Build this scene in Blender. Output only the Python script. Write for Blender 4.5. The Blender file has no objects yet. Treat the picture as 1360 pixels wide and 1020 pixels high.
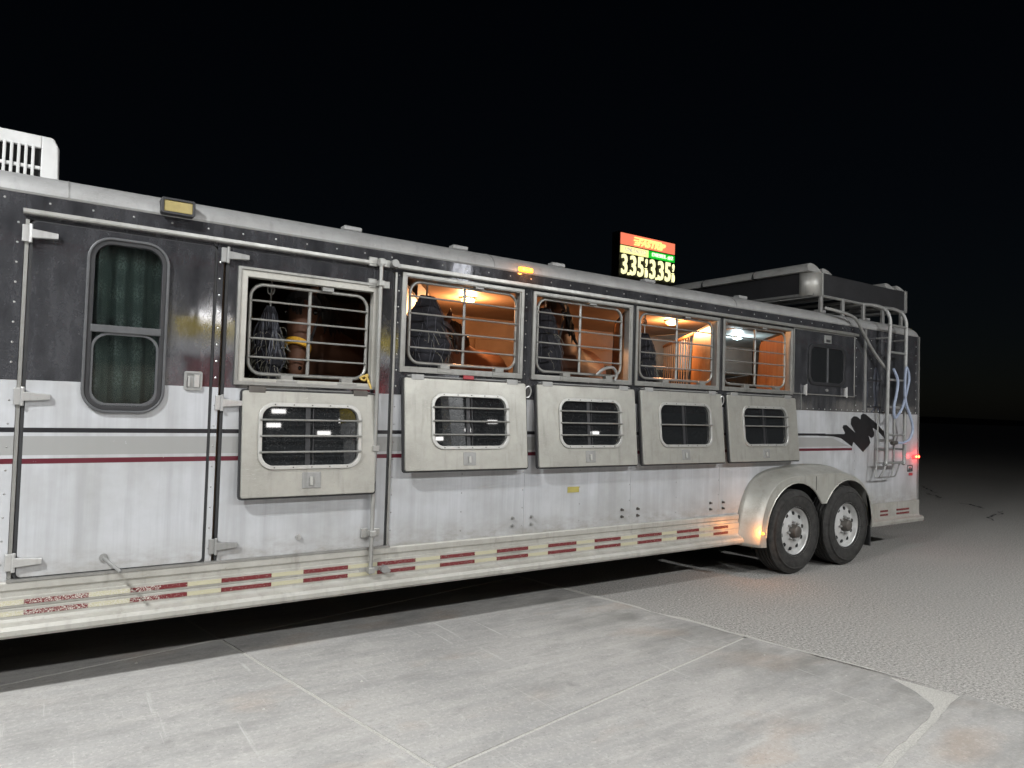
import bpy, bmesh, math, random
from mathutils import Vector, Matrix, noise as mnoise
random.seed(7)
PI = math.pi
sc = bpy.context.scene
col = sc.collection

# ------------------------------------------------------------------ camera
CAM_H, CAM_D, YAW, PITCH, ROLL, FPX = 1.4823, 4.0907, .6002, .034, .0297, 942.77
fw = Vector((math.sin(YAW)*math.cos(PITCH), math.cos(YAW)*math.cos(PITCH), math.sin(PITCH)))
rt = Vector((math.cos(YAW), -math.sin(YAW), 0)); up = rt.cross(fw)
r2 = rt*math.cos(ROLL)+up*math.sin(ROLL); u2 = -rt*math.sin(ROLL)+up*math.cos(ROLL)
cd = bpy.data.cameras.new('camera'); cam = bpy.data.objects.new('camera', cd); col.objects.link(cam)
m3 = Matrix((r2, u2, -fw)).transposed()
cam.matrix_world = Matrix.Translation((0, -CAM_D, CAM_H)) @ m3.to_4x4()
cd.sensor_fit = 'HORIZONTAL'; cd.sensor_width = 36; cd.lens = FPX/1360*36
cd.clip_start = .05; cd.clip_end = 3000
sc.camera = cam

# ------------------------------------------------------------------ night sky and moon
w = bpy.data.worlds.new('World'); sc.world = w; w.use_nodes = True
wn = w.node_tree; bg = wn.nodes['Background']
sky = wn.nodes.new('ShaderNodeTexSky'); sky.sky_type = 'NISHITA'; sky.sun_disc = False
SUN_EL, SUN_AZ = math.radians(38), math.radians(235)
sky.sun_elevation = SUN_EL; sky.sun_rotation = SUN_AZ
wn.links.new(sky.outputs[0], bg.inputs[0]); bg.inputs[1].default_value = .0005
sl = bpy.data.lights.new('moon', 'SUN'); sl.energy = .012; sl.angle = math.radians(.5); sl.color = (.9, .93, 1)
so = bpy.data.objects.new('moon', sl); col.objects.link(so)
so.rotation_euler = (PI/2-SUN_EL, 0, -SUN_AZ+PI)
sc.view_settings.view_transform = 'Standard'; sc.view_settings.look = 'None'
sc.view_settings.exposure = 0; sc.view_settings.gamma = 1
sc.render.engine = 'CYCLES'
sc.cycles.use_denoising = True
sc.cycles.max_bounces = 8
sc.cycles.sample_clamp_indirect = 4
CANOPY_W = 900          # watts per canopy lamp
GZ = .06                # ground level

# ------------------------------------------------------------------ mesh helpers
class MB:
    def __init__(s): s.v = []; s.f = []
    def add(s, vs, fs):
        o = len(s.v); s.v += [tuple(q) for q in vs]; s.f += [tuple(i+o for i in f) for f in fs]; return s
    def box(s, x0, x1, y0, y1, z0, z1):
        return s.add([(x0,y0,z0),(x1,y0,z0),(x1,y1,z0),(x0,y1,z0),(x0,y0,z1),(x1,y0,z1),(x1,y1,z1),(x0,y1,z1)],
                     [(3,2,1,0),(4,5,6,7),(0,1,5,4),(1,2,6,5),(2,3,7,6),(3,0,4,7)])
    def ring(s, c, t, r, n, ref=None):
        t = Vector(t).normalized()
        a = Vector((0,0,1)) if abs(t.z) < .9 else Vector((1,0,0))
        if ref is not None: a = Vector(ref)
        u = (a - t*a.dot(t)).normalized(); v = t.cross(u)
        return [Vector(c)+u*r*math.cos(2*PI*i/n)+v*r*math.sin(2*PI*i/n) for i in range(n)]
    def tube(s, pts, r, n=8, closed=False):
        P = [Vector(q) for q in pts]; m = len(P); o = len(s.v); ref = None
        rr = r if isinstance(r, (list, tuple)) else [r]*m
        for i in range(m):
            if closed: t = P[(i+1) % m]-P[i-1]
            else: t = P[min(i+1, m-1)]-P[max(i-1, 0)]
            t.normalize()
            if ref is None:
                ref = Vector((0,0,1)) if abs(t.z) < .9 else Vector((0,1,0))
            ref = (ref - t*ref.dot(t)); ref.normalize()
            s.v += [tuple(q) for q in s.ring(P[i], t, rr[i], n, ref)]
        for i in range(m if closed else m-1):
            a = o+i*n; b = o+((i+1) % m)*n
            for k in range(n): s.f.append((a+k, a+(k+1) % n, b+(k+1) % n, b+k))
        if not closed:
            s.f.append(tuple(o+k for k in range(n))[::-1]); s.f.append(tuple(o+(m-1)*n+k for k in range(n)))
        return s
    def plate(s, outer, inner, y0, y1):          # ring shaped plate in xz, thickness in y
        n = len(outer); o = len(s.v)
        for L, y in ((outer, y0), (inner, y0), (outer, y1), (inner, y1)):
            s.v += [(x, y, z) for x, z in L]
        for i in range(n):
            j = (i+1) % n
            s.f += [(o+i, o+j, o+n+j, o+n+i), (o+2*n+j, o+2*n+i, o+3*n+i, o+3*n+j),
                    (o+j, o+i, o+2*n+i, o+2*n+j), (o+n+i, o+n+j, o+3*n+j, o+3*n+i)]
        return s
    def prism(s, poly, y0, y1):                  # polygon in xz extruded along y
        n = len(poly); o = len(s.v)
        s.v += [(x, y0, z) for x, z in poly]+[(x, y1, z) for x, z in poly]
        s.f += [tuple(o+i for i in range(n)), tuple(o+n+i for i in range(n))[::-1]]
        for i in range(n): j = (i+1) % n; s.f.append((o+j, o+i, o+n+i, o+n+j))
        return s
    def extrude_x(s, prof, xs):                  # profile of (y,z), swept along x
        n = len(prof); o = len(s.v)
        for x in xs: s.v += [(x, y, z) for y, z in prof]
        for k in range(len(xs)-1):
            for i in range(n):
                j = (i+1) % n
                s.f.append((o+k*n+i, o+k*n+j, o+(k+1)*n+j, o+(k+1)*n+i))
        s.f += [tuple(o+i for i in range(n))[::-1], tuple(o+(len(xs)-1)*n+i for i in range(n))]
        return s
    def lathe(s, prof, c, n=32, axis='y', cap=False):       # prof: (radius, offset along axis)
        o = len(s.v); m = len(prof); c = Vector(c)
        for r, a in prof:
            for k in range(n):
                t = 2*PI*k/n
                if axis == 'y': q = (r*math.cos(t), a, r*math.sin(t))
                elif axis == 'z': q = (r*math.cos(t), r*math.sin(t), a)
                else: q = (a, r*math.cos(t), r*math.sin(t))
                s.v.append(tuple(c+Vector(q)))
        for i in range(m-1):
            for k in range(n):
                s.f.append((o+i*n+k, o+i*n+(k+1) % n, o+(i+1)*n+(k+1) % n, o+(i+1)*n+k))
        if cap and prof[0][0] > 1e-6: s.f.append(tuple(o+k for k in range(n)))
        if cap and prof[-1][0] > 1e-6: s.f.append(tuple(o+(m-1)*n+k for k in range(n))[::-1])
        return s
    def cyl(s, c, r, a0, a1, n=16, axis='y'): return s.lathe([(r, a0), (r, a1)], c, n, axis, True)
    def loft(s, rings, n=14):                    # rings: (centre, halfwidth, halfheight, direction)
        o = len(s.v)
        for c, hw, hh, d in rings:
            d = Vector(d).normalized(); side = Vector((-d.y, d.x, 0))
            side = side.normalized() if side.length > 1e-4 else Vector((0, 1, 0))
            u = d.cross(side)
            for k in range(n):
                t = 2*PI*k/n
                s.v.append(tuple(Vector(c)+side*hw*math.cos(t)+u*hh*math.sin(t)))
        m = len(rings)
        for i in range(m-1):
            for k in range(n):
                s.f.append((o+i*n+k, o+i*n+(k+1) % n, o+(i+1)*n+(k+1) % n, o+(i+1)*n+k))
        s.f += [tuple(o+k for k in range(n))[::-1], tuple(o+(m-1)*n+k for k in range(n))]
        return s
    def mesh(s, name, smooth=False):
        me = bpy.data.meshes.new(name); me.from_pydata(s.v, [], s.f); me.validate()
        bm = bmesh.new(); bm.from_mesh(me); bmesh.ops.recalc_face_normals(bm, faces=bm.faces[:]); bm.to_mesh(me); bm.free()
        if smooth: me.shade_smooth()
        return me
    def build(s, name, mat, parent=None, smooth=False, bevel=0):
        me = s.mesh(name, smooth); return place(name, me, mat, parent, bevel, smooth)

def place(name, me, mat, parent=None, bevel=0, smooth=False):
    if mat is not None and not me.materials: me.materials.append(mat)
    o = bpy.data.objects.new(name, me); col.objects.link(o)
    if parent is not None:
        o.parent = parent
        if 'root_loc' in parent: o.matrix_parent_inverse = Matrix.Translation(-Vector(parent['root_loc']))
    if bevel:
        b = o.modifiers.new('bevel', 'BEVEL'); b.width = bevel; b.segments = 2; b.limit_method = 'ANGLE'; b.harden_normals = False
    if smooth:
        try: me.set_sharp_from_angle(angle=math.radians(35))
        except Exception: pass
    return o
def rrect(x0, x1, z0, z1, r, n=5):
    P = []
    for cx, cz, a in ((x1-r, z0+r, -PI/2), (x1-r, z1-r, 0), (x0+r, z1-r, PI/2), (x0+r, z0+r, PI)):
        for k in range(n+1):
            t = a+PI/2*k/n; P.append((cx+r*math.cos(t), cz+r*math.sin(t)))
    return P
def tag(o, label=None, cat=None, group=None, kind=None):
    if label: o['label'] = label
    if cat: o['category'] = cat
    if group: o['group'] = group
    if kind: o['kind'] = kind
    return o
def thing(name, loc, label, cat, group=None):    # an Empty; its parts are modelled in world coordinates
    o = bpy.data.objects.new(name, None); col.objects.link(o); o.location = loc
    o.empty_display_size = .2; o['root_loc'] = tuple(float(q) for q in loc)
    return tag(o, label, cat, group)
def smooth_path(pts, sub=6):                     # Catmull-Rom
    P = [Vector(q) for q in pts]; out = []
    for i in range(len(P)-1):
        a = P[max(i-1, 0)]; b = P[i]; c = P[i+1]; d = P[min(i+2, len(P)-1)]
        for k in range(sub):
            t = k/sub
            out.append(.5*((2*b)+(-a+c)*t+(2*a-5*b+4*c-d)*t*t+(-a+3*b-3*c+d)*t**3))
    out.append(P[-1]); return out

# ------------------------------------------------------------------ material helpers
class NM:
    def __init__(s, name):
        s.m = bpy.data.materials.new(name); s.m.use_nodes = True
        s.t = s.m.node_tree; s.b = s.t.nodes['Principled BSDF']; s.L = s.t.links.new
    def n(s, ty): return s.t.nodes.new(ty)
    def _in(s, sock, v):
        if hasattr(v, 'is_output') or isinstance(v, bpy.types.NodeSocket): s.L(v, sock)
        elif isinstance(v, (tuple, list)) and len(v) == 3 and sock.type == 'RGBA': sock.default_value = (*v, 1)
        else: sock.default_value = v
    def math(s, op, a, b=0.0):
        q = s.n('ShaderNodeMath'); q.operation = op; s._in(q.inputs[0], a); s._in(q.inputs[1], b); return q.outputs[0]
    def mix(s, f, a, b, mode='MIX'):
        q = s.n('ShaderNodeMix'); q.data_type = 'RGBA'; q.blend_type = mode
        s._in(q.inputs[0], f); s._in(q.inputs[6], a); s._in(q.inputs[7], b); return q.outputs[2]
    def pos(s):
        if not hasattr(s, '_p'): s._p = s.n('ShaderNodeNewGeometry').outputs['Position']
        return s._p
    def obj(s):
        return s.n('ShaderNodeTexCoord').outputs['Object']
    def xyz(s):
        if not hasattr(s, '_x'):
            q = s.n('ShaderNodeSeparateXYZ'); s.L(s.pos(), q.inputs[0]); s._x = q.outputs
        return s._x
    def noise(s, scale=(1,1,1), detail=4, rough=.55, dist=0, co=None, loc=(0,0,0), rot=(0,0,0)):
        mp = s.n('ShaderNodeMapping'); s.L(co or s.pos(), mp.inputs[0]); mp.inputs['Scale'].default_value = scale
        mp.inputs['Location'].default_value = loc; mp.inputs['Rotation'].default_value = rot
        q = s.n('ShaderNodeTexNoise'); s.L(mp.outputs[0], q.inputs[0]); q.inputs['Scale'].default_value = 1
        q.inputs['Detail'].default_value = detail; q.inputs['Roughness'].default_value = rough; q.inputs['Distortion'].default_value = dist
        return q.outputs[0]
    def voro(s, scale, feature='F1', co=None):
        q = s.n('ShaderNodeTexVoronoi'); s.L(co or s.pos(), q.inputs[0]); q.inputs['Scale'].default_value = scale; q.feature = feature
        return q.outputs[0]
    def ramp(s, f, stops):
        q = s.n('ShaderNodeValToRGB'); s.L(f, q.inputs[0]); e = q.color_ramp.elements
        while len(e) > len(stops): e.remove(e[-1])
        while len(e) < len(stops): e.new(1)
        for i, (p, c) in enumerate(stops):
            e[i].position = p; e[i].color = (c, c, c, 1) if not isinstance(c, tuple) else (*c, 1)
        return q.outputs[0]
    def set(s, base=None, rough=None, metal=None, spec=None, **k):
        if base is not None: s._in(s.b.inputs['Base Color'], base)
        if rough is not None: s._in(s.b.inputs['Roughness'], rough)
        if metal is not None: s._in(s.b.inputs['Metallic'], metal)
        if spec is not None: s._in(s.b.inputs['Specular IOR Level'], spec)
        for a, v in k.items(): s._in(s.b.inputs[a], v)
        return s
    def bump(s, h, strength=.3, dist=.01):
        q = s.n('ShaderNodeBump'); q.inputs['Strength'].default_value = strength; q.inputs['Distance'].default_value = dist
        s.L(h, q.inputs['Height']); s.L(q.outputs[0], s.b.inputs['Normal']); return s
M = {}
def simple(name, c, rough=.5, metal=0, var=.25, scale=14, spec=.5, bump=0):
    a = NM(name); nz = a.noise((scale, scale, scale), 5)
    f = a.ramp(nz, [(.35, 0.0), (.7, 1.0)])
    a.set(a.mix(f, c, tuple(q*(1-var) for q in c)), a.math('ADD', a.math('MULTIPLY', nz, .2), rough-.1), metal, spec)
    if bump: a.bump(a.noise((scale*6,)*3, 3), bump, .004)
    M[name] = a.m; return a.m
def emit(name, c, strength, base=None):
    a = NM(name); a.set(base or c, .4); a._in(a.b.inputs['Emission Color'], c); a.b.inputs['Emission Strength'].default_value = strength
    M[name] = a.m; return a.m

# two-tone trailer paint: black gloss above, white below with pinstripes
def paint():
    a = NM('trailer_paint'); x, y, z = a.xyz()
    def band(lo, hi): return a.math('MULTIPLY', a.math('GREATER_THAN', z, lo), a.math('LESS_THAN', z, hi))
    streak = a.noise((13, 13, .55), 6, .68); blot = a.noise((2.2, 2.2, 2.2), 5, .6); fine = a.noise((160, 160, 160), 3, .7)
    run = a.ramp(streak, [(.42, 0.0), (.74, 1.0)])
    white = a.mix(a.math('MULTIPLY', run, .55), (.42, .428, .445), (.22, .222, .226))
    white = a.mix(a.ramp(blot, [(.40, 0.0), (.72, .8)]), white, (.27, .27, .262))
    low = a.math('MULTIPLY', a.ramp(a.math('ADD', z, a.math('MULTIPLY', blot, .35)), [(.62, 1.0), (1.0, 0.0)]), .4)
    white = a.mix(low, white, (.30, .285, .25))
    grime = a.math('MULTIPLY', a.ramp(z, [(.60, 1.0), (.76, 0.0)]), a.ramp(a.noise((7, 7, 16), 6, .7), [(.4, 0.0), (.7, .8)]))
    white = a.mix(grime, white, (.20, .185, .155))
    white = a.mix(a.ramp(fine, [(.66, 0.0), (.74, .35)]), white, (.25, .24, .22))
    # soot stains round the ladder at the rear
    st = a.math('MULTIPLY', a.math('GREATER_THAN', x, 6.6), a.ramp(a.noise((3.2, 3.2, 1.3), 5, .6, 0, None, (3, 0, 1)), [(.48, 0.0), (.68, .75)]))
    white = a.mix(st, white, (.22, .22, .215))
    scr = a.noise((5, 5, 60), 2, .5, 2.5, None, (0, 0, 0), (0, .6, 0))
    scratch = a.ramp(scr, [(.5, 0.0), (.505, 1.0), (.515, 0.0)])
    dust_sheen = a.math('MULTIPLY', a.ramp(a.noise((9, 9, 3), 7, .7), [(.3, .1), (.75, 1.0)]), a.ramp(fine, [(.25, .6), (.75, 1.0)]))  # dust haze that also paints in the soft grey sheen of reflected light
    black = a.mix(dust_sheen, (.045, .045, .05), (.215, .218, .235))
    black = a.mix(a.ramp(a.noise((210, 210, 210), 2, .5), [(.68, 0.0), (.72, .5)]), black, (.2, .2, .21))
    black = a.mix(a.math('MULTIPLY', scratch, a.ramp(blot, [(.5, 0.0), (.62, .5)])), black, (.35, .36, .38))
    sx = a.math('LESS_THAN', x, 6.62); rx = a.math('LESS_THAN', x, 7.1)
    # grey band tapers at the rear
    gt = a.math('ADD', 1.282, a.math('MULTIPLY', a.math('MAXIMUM', a.math('SUBTRACT', x, 6.72), 0.0), -.27))
    gb = a.math('MULTIPLY', a.math('GREATER_THAN', z, 1.191), a.math('LESS_THAN', z, gt))
    wear = a.ramp(a.noise((40, 40, 40), 4), [(.70, 1.0), (.76, .1)])
    c = a.mix(a.math('MULTIPLY', gb, a.math('MULTIPLY', wear, .9)), white, (.235, .235, .225))
    c = a.mix(a.math('MULTIPLY', a.math('MULTIPLY', band(1.299, 1.322), sx), wear), c, (.012, .012, .014))
    c = a.mix(a.math('MULTIPLY', a.math('MULTIPLY', band(1.150, 1.175), rx), wear), c, (.085, .010, .018))
    top = a.math('GREATER_THAN', z, 1.548)
    c = a.mix(top, c, black)
    rb = a.math('ADD', .03, a.math('MULTIPLY', dust_sheen, .10)); rw = a.math('ADD', .18, a.math('MULTIPLY', streak, .3))
    r = a.math('ADD', a.math('MULTIPLY', top, rb), a.math('MULTIPLY', a.math('SUBTRACT', 1.0, top), rw))
    a.set(c, r, a.math('MULTIPLY', top, .68), .5, IOR=a.math('ADD', 1.45, a.math('MULTIPLY', top, .35))); a.bump(a.noise((2.2, 2.2, 1.6), 3), .09, .03); M['paint'] = a.m
paint()
def alu(name, c, dirt, rough=.42, metal=.55, amount=.6):
    a = NM(name); blot = a.noise((5, 5, 5), 6, .65); fine = a.noise((90, 90, 90), 4, .7); st = a.noise((22, 22, 2.5), 5)
    f = a.math('MULTIPLY', a.ramp(blot, [(.35, 0.0), (.72, 1.0)]), amount)
    b = a.mix(f, c, dirt); b = a.mix(a.ramp(st, [(.55, 0.0), (.8, .5)]), b, tuple(q*.6 for q in dirt))
    b = a.mix(a.ramp(fine, [(.62, 0.0), (.75, .4)]), b, tuple(q*.4 for q in dirt))
    sc_ = a.ramp(a.noise((7, 7, 70), 2, .5, 2.0, None, (1, 2, 3), (0, .5, 0)), [(.5, 0.0), (.506, 1.0), (.52, 0.0)])
    b = a.mix(a.math('MULTIPLY', sc_, a.ramp(blot, [(.5, 0.0), (.6, .35)])), b, tuple(min(1, q*1.7) for q in c))
    a.set(b, a.math('ADD', rough-.1, a.math('MULTIPLY', blot, .25)), metal); a.bump(a.math('ADD', a.math('MULTIPLY', fine, .15), a.noise((4, 4, 4), 3)), .12, .012); M[name] = a.m
alu('skirt_alu', (.44, .43, .395), (.29, .28, .245), .4, .35, .9)
alu('trim_silver', (.38, .378, .36), (.22, .217, .2), .36, .6, .7)
alu('drop_alu', (.40, .392, .355), (.26, .253, .225), .40, .55, .8)
alu('rim_silver', (.50, .495, .47), (.36, .355, .33), .35, .6, .5)
alu('frame_alu', (.33, .328, .31), (.17, .165, .15), .4, .7, .7)
alu('roof_alu', (.34, .34, .335), (.22, .217, .21), .5, .25, .8)
alu('fender_alu', (.40, .395, .36), (.28, .27, .235), .42, .4, .8)
alu('chrome', (.6, .6, .59), (.38, .37, .35), .33, .8, .5)
alu('galv_pale', (.40, .40, .385), (.26, .255, .24), .5, .2, .8)
alu('brushed', (.45, .445, .42), (.30, .295, .27), .48, .6, .6)
alu('steel_wheel', (.56, .56, .55), (.33, .325, .31), .4, .35, .5)
alu('galv', (.31, .31, .30), (.2, .197, .185), .5, .6)
simple('rubber', (.018, .018, .019), .7, 0, .3)
simple('tyre', (.035, .034, .032), .85, 0, .5, 25, .3, .15)
simple('black_plastic', (.02, .02, .022), .45)
simple('grey_plastic', (.075, .077, .08), .45)
simple('white_plastic', (.60, .60, .585), .5, 0, .2, 6)
simple('dark_void', (.01, .01, .01), .9)  # near-black colour, paints the shade inside holes and hollows
simple('black_vinyl', (.016, .016, .018), .55, 0, .4, 6)
simple('emblem_black', (.009, .009, .010), .4)
simple('yellow_lens', (.33, .26, .085), .3, 0, .25, 20)
simple('sticker_yellow', (.36, .31, .08), .5)
simple('sticker_red', (.35, .04, .05), .5)
simple('hub_dark', (.10, .09, .08), .6, .5)
simple('wall_tan', (.22, .145, .09), .5, 0, .25, 5)
simple('ceiling_cream', (.27, .185, .12), .5, 0, .15, 4)
simple('stall_shade_brown', (.10, .075, .062), .6)  # darker brown that puts the first stall's shade into the colour
simple('mat_black', (.03, .028, .026), .9)
simple('net_navy', (.008, .008, .012), .9)
simple('net_strand', (.03, .031, .042), .8)
simple('net_pale', (.10, .105, .125), .8)
simple('hay', (.20, .19, .15), .9)
simple('rope_yellow', (.55, .38, .10), .8, 0, .4, 60)
simple('halter_yellow', (.85, .45, .03), .6, 0, .3, 80)
simple('halter_dark', (.03, .028, .03), .7)
simple('hose_blue', (.30, .35, .46), .45)
simple('eye_black', (.008, .006, .005), .12)
simple('dark_strap', (.02, .02, .02), .7)
simple('sign_black', (.006, .006, .006), .5)
simple('pole_grey', (.16, .16, .17), .5, .3)
simple('pump_red', (.55, .03, .03), .35)
simple('pump_white', (.75, .75, .74), .4)
simple('canopy_white', (.72, .72, .72), .5)
simple('fascia_yellow', (.8, .6, .05), .4)
simple('distant_pale', (.5, .5, .48), .7)

def panel_wood():
    a = NM('divider_panel'); g = a.noise((26, 26, 1.6), 5, .6, .6)
    a.set(a.mix(a.ramp(g, [(.3, 0.0), (.7, 1.0)]), (.42, .22, .10), (.28, .135, .06)), .42); M['divider_panel'] = a.m
panel_wood()
def glass_tint():
    a = NM('tinted_glass'); nz = a.noise((6, 6, 6), 4); sp = a.noise((120, 120, 120), 3, .7)
    a.set(a.mix(a.ramp(sp, [(.55, 0.0), (.75, .5)]), (.012, .013, .014), (.09, .09, .085)), a.math('ADD', .005, a.math('MULTIPLY', nz, .03)), 0, .5); M['tinted_glass'] = a.m
glass_tint()
def clear_glass():
    a = NM('door_glass'); sp = a.noise((70, 70, 20), 4, .7)
    a.set((.78, .82, .81), a.math('ADD', .02, a.math('MULTIPLY', sp, .05))); a.b.inputs['Transmission Weight'].default_value = 1; a.b.inputs['IOR'].default_value = 1.3
    M['door_glass'] = a.m
clear_glass()
def curtain_mat():
    a = NM('curtain_cloth'); x, y, z = a.xyz()
    v = a.n('ShaderNodeTexVoronoi'); mp = a.n('ShaderNodeMapping'); a.L(a.obj(), mp.inputs[0]); mp.inputs['Scale'].default_value = (11, .5, 6.5)
    a.L(mp.outputs[0], v.inputs[0]); v.inputs['Scale'].default_value = 1; v.inputs['Randomness'].default_value = .25
    wv = a.math('SINE', a.math('MULTIPLY', v.outputs[0], 60.0))
    lace = a.math('MULTIPLY', a.ramp(v.outputs[0], [(.18, 1.0), (.42, 0.0)]), a.ramp(a.noise((120, 120, 90), 4, .7), [(.47, 0.0), (.56, .8)]))
    a.set(a.mix(lace, (.075, .105, .098), (.21, .26, .25)), .9, 0, .2); M['curtain'] = a.m
curtain_mat()
def tape_mat(name, c):
    a = NM(name); nz = a.noise((150, 150, 260), 3, .7)
    x, y, z = a.xyz()
    worn = a.math('MULTIPLY', a.math('LESS_THAN', x, .62), .1)
    f = a.math('GREATER_THAN', nz, a.math('SUBTRACT', .63, worn))
    a.set(a.mix(f, c, (.46, .44, .39)), .6); M[name] = a.m
tape_mat('tape_red', (.115, .007, .009)); tape_mat('tape_pale', (.40, .375, .26))
def horse_coat(name, top, low):
    a = NM(name); z = a.n('ShaderNodeSeparateXYZ'); a.L(a.obj(), z.inputs[0])
    nz = a.noise((3, 3, 3), 4, .5, 0, a.obj()); hair = a.noise((12, 90, 60), 3, .6, 0, a.obj())
    f = a.ramp(a.math('ADD', z.outputs[2], a.math('MULTIPLY', nz, .3)), [(.75, 0.0), (1.0, 1.0)])
    b = a.mix(f, low, top); b = a.mix(a.math('MULTIPLY', hair, .5), b, tuple(q*.55 for q in top))
    a.set(b, .62, 0, .3); a.bump(hair, .1, .004); M[name] = a.m
horse_coat('coat_bay', (.13, .058, .032), (.012, .008, .007))
horse_coat('coat_chestnut', (.14, .068, .038), (.03, .015, .01))
horse_coat('coat_dark', (.085, .034, .017), (.012, .008, .007))
simple('mane', (.012, .010, .009), .6)
simple('muzzle', (.035, .028, .026), .6)

def concrete():
    a = NM('concrete'); ang = math.radians(-10.8)
    big = a.noise((.7, .7, .7), 5, .6); strk = a.noise((.8, 14, 1), 8, .7, .1, None, (0, 0, 0), (0, 0, ang)); fine = a.noise((55, 55, 55), 5, .75); sp = a.noise((140, 140, 140), 2, .5)
    c = a.mix(a.ramp(big, [(.35, 0.0), (.7, 1.0)]), (.41, .395, .37), (.29, .281, .268))
    c = a.mix(a.ramp(strk, [(.4, 0.0), (.75, .75)]), c, (.27, .268, .262))
    c = a.mix(a.ramp(strk, [(.24, .5), (.4, 0.0)]), c, (.50, .485, .455))
    pat = a.noise((1.3, 2.2, 1), 3, .5, 0, None, (4, 2, 0)); c = a.mix(a.ramp(pat, [(.58, 0.0), (.72, .55)]), c, (.36, .28, .22))
    c = a.mix(a.ramp(fine, [(.5, 0.0), (.78, .55)]), c, (.56, .54, .50)); c = a.mix(a.ramp(sp, [(.66, 0.0), (.72, .6)]), c, (.13, .125, .12))
    mot = a.noise((1.6, 4.2, 2), 9, .78, .15, None, (9, 1, 0), (0, 0, ang)); c = a.mix(a.ramp(mot, [(.48, 0.0), (.72, .65)]), c, (.17, .167, .16))
    x, y, z = a.xyz()
    uu = a.math('ADD', a.math('MULTIPLY', a.math('SUBTRACT', x, 1.017), .982), a.math('MULTIPLY', a.math('SUBTRACT', y, .38), .187))
    edge = a.math('MULTIPLY', a.ramp(a.math('DIVIDE', uu, 3.0), [(.5, 0.0), (.82, 1.0)]), a.ramp(a.noise((1.6, 3.5, 1), 7, .7, 0, None, (2, 5, 0), (0, 0, ang)), [(.40, 0.0), (.62, .75)]))
    c = a.mix(edge, c, (.15, .148, .135))
    oil = a.noise((3.1, 3.1, 3.1), 3, .5, 0, None, (11, 4, 0)); c = a.mix(a.ramp(oil, [(.74, 0.0), (.80, .5)]), c, (.12, .118, .115))
    smear = a.noise((26, 1.1, 1), 4, .6, .3, None, (0, 0, 0), (0, 0, ang+1.32)); c = a.mix(a.math('MULTIPLY', a.ramp(smear, [(.62, 0.0), (.7, .5)]), a.ramp(big, [(.45, 0.0), (.6, 1.0)])), c, (.52, .51, .48))
    grit = a.noise((24, 24, 24), 6, .8); c = a.mix(a.ramp(grit, [(.55, 0.0), (.72, .5)]), c, (.15, .147, .142))
    a.set(c, .82, 0, .3); a.bump(grit, .35, .008); M['concrete'] = a.m
concrete()
def asphalt():
    a = NM('asphalt'); chip = a.voro(80); gr = a.noise((62, 62, 62), 5, .85); big = a.noise((.45, .45, .45), 5, .6)
    st = a.noise((1.1, 2.5, 2.5), 6, .65)
    c = a.mix(a.ramp(gr, [(.36, 0.0), (.66, 1.0)]), (.055, .053, .049), (.55, .53, .495))
    c = a.mix(a.ramp(chip, [(.05, .55), (.35, 0.0)]), c, (.42, .41, .39))
    c = a.mix(a.ramp(big, [(.4, 0.0), (.75, .45)]), c, (.27, .262, .248)); c = a.mix(a.ramp(st, [(.48, 0.0), (.7, .5)]), c, (.31, .297, .276))
    a.set(c, .88, 0, .25); a.bump(gr, .18, .006); M['asphalt'] = a.m
asphalt()
def sandm():
    a = NM('joint_sand'); gr = a.noise((120, 120, 120), 4, .8)
    a.set(a.mix(a.ramp(gr, [(.35, 0.0), (.7, 1.0)]), (.56, .545, .505), (.30, .288, .262)), .95); a.bump(gr, .8, .01); M['joint_sand'] = a.m
sandm()
simple('joint_dirt', (.30, .28, .25), .95, 0, .6, 40, .2, .5)
simple('crack_dark', (.03, .03, .03), .95)
simple('hill', (.05, .045, .04), .95, 0, .4, .05)
emit('amber_on', (1, .33, .02), 9); emit('amber_glass', (1, .42, .04), 2.2); emit('red_on', (1, .03, .03), 4); emit('red_core', (1, .25, .05), 9)
emit('dome_warm', (1, .58, .22), 7); emit('dome_cool', (.8, .95, 1), 4); emit('lamp_white', (1, .98, .95), 30)
emit('added_lit_window', (1, .93, .78), .55)
emit('sign_red', (1, .24, .13), 1.0); emit('sign_yellow', (1, .93, .38), 1.05); emit('sign_green', (.01, .5, .03), .9)
emit('sign_digit', (1, .96, .52), 1.25); emit('sign_text', (1, .85, .28), 1.1); emit('sign_white', (.85, 1, .75), 1.0); emit('sign_dim', (.75, .72, .58), .6)
emit('far_lamp_dim', (.5, .5, .48), .05)

# ------------------------------------------------------------------ ground
g = MB().add([(-400, -400, GZ-.012), (900, -400, GZ-.012), (900, 900, GZ-.012), (-400, 900, GZ-.012)], [(0, 1, 2, 3)]).build('ground', M['asphalt'])
tag(g, 'worn chip-seal asphalt lot stretching back into the dark', kind='structure')
TH = math.atan(.19); E1 = Vector((math.cos(TH), math.sin(TH), 0)); E2 = Vector((-math.sin(TH), math.cos(TH), 0)); P0 = Vector((1.017, .38, 0))
def uv(u, v, z=0): q = P0+E1*u+E2*v; return (q.x, q.y, z)
ap = MB().add([uv(-13, -12, GZ-.003), uv(2.495, -12, GZ-.003), uv(2.495, 4.2, GZ-.003), uv(-13, 4.2, GZ-.003)], [(0, 1, 2, 3)]).build('pavement', M['joint_sand'])
tag(ap, 'sand-filled joints under the concrete apron slabs', kind='structure')
us = [-13, -10.4, -7.8, -5.2, -2.6, 0, 2.53]; vs = [-12, -9.4, -7.35, -5.3, -3.23, -2.05, 0, 2.1, 4.2]
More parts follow.
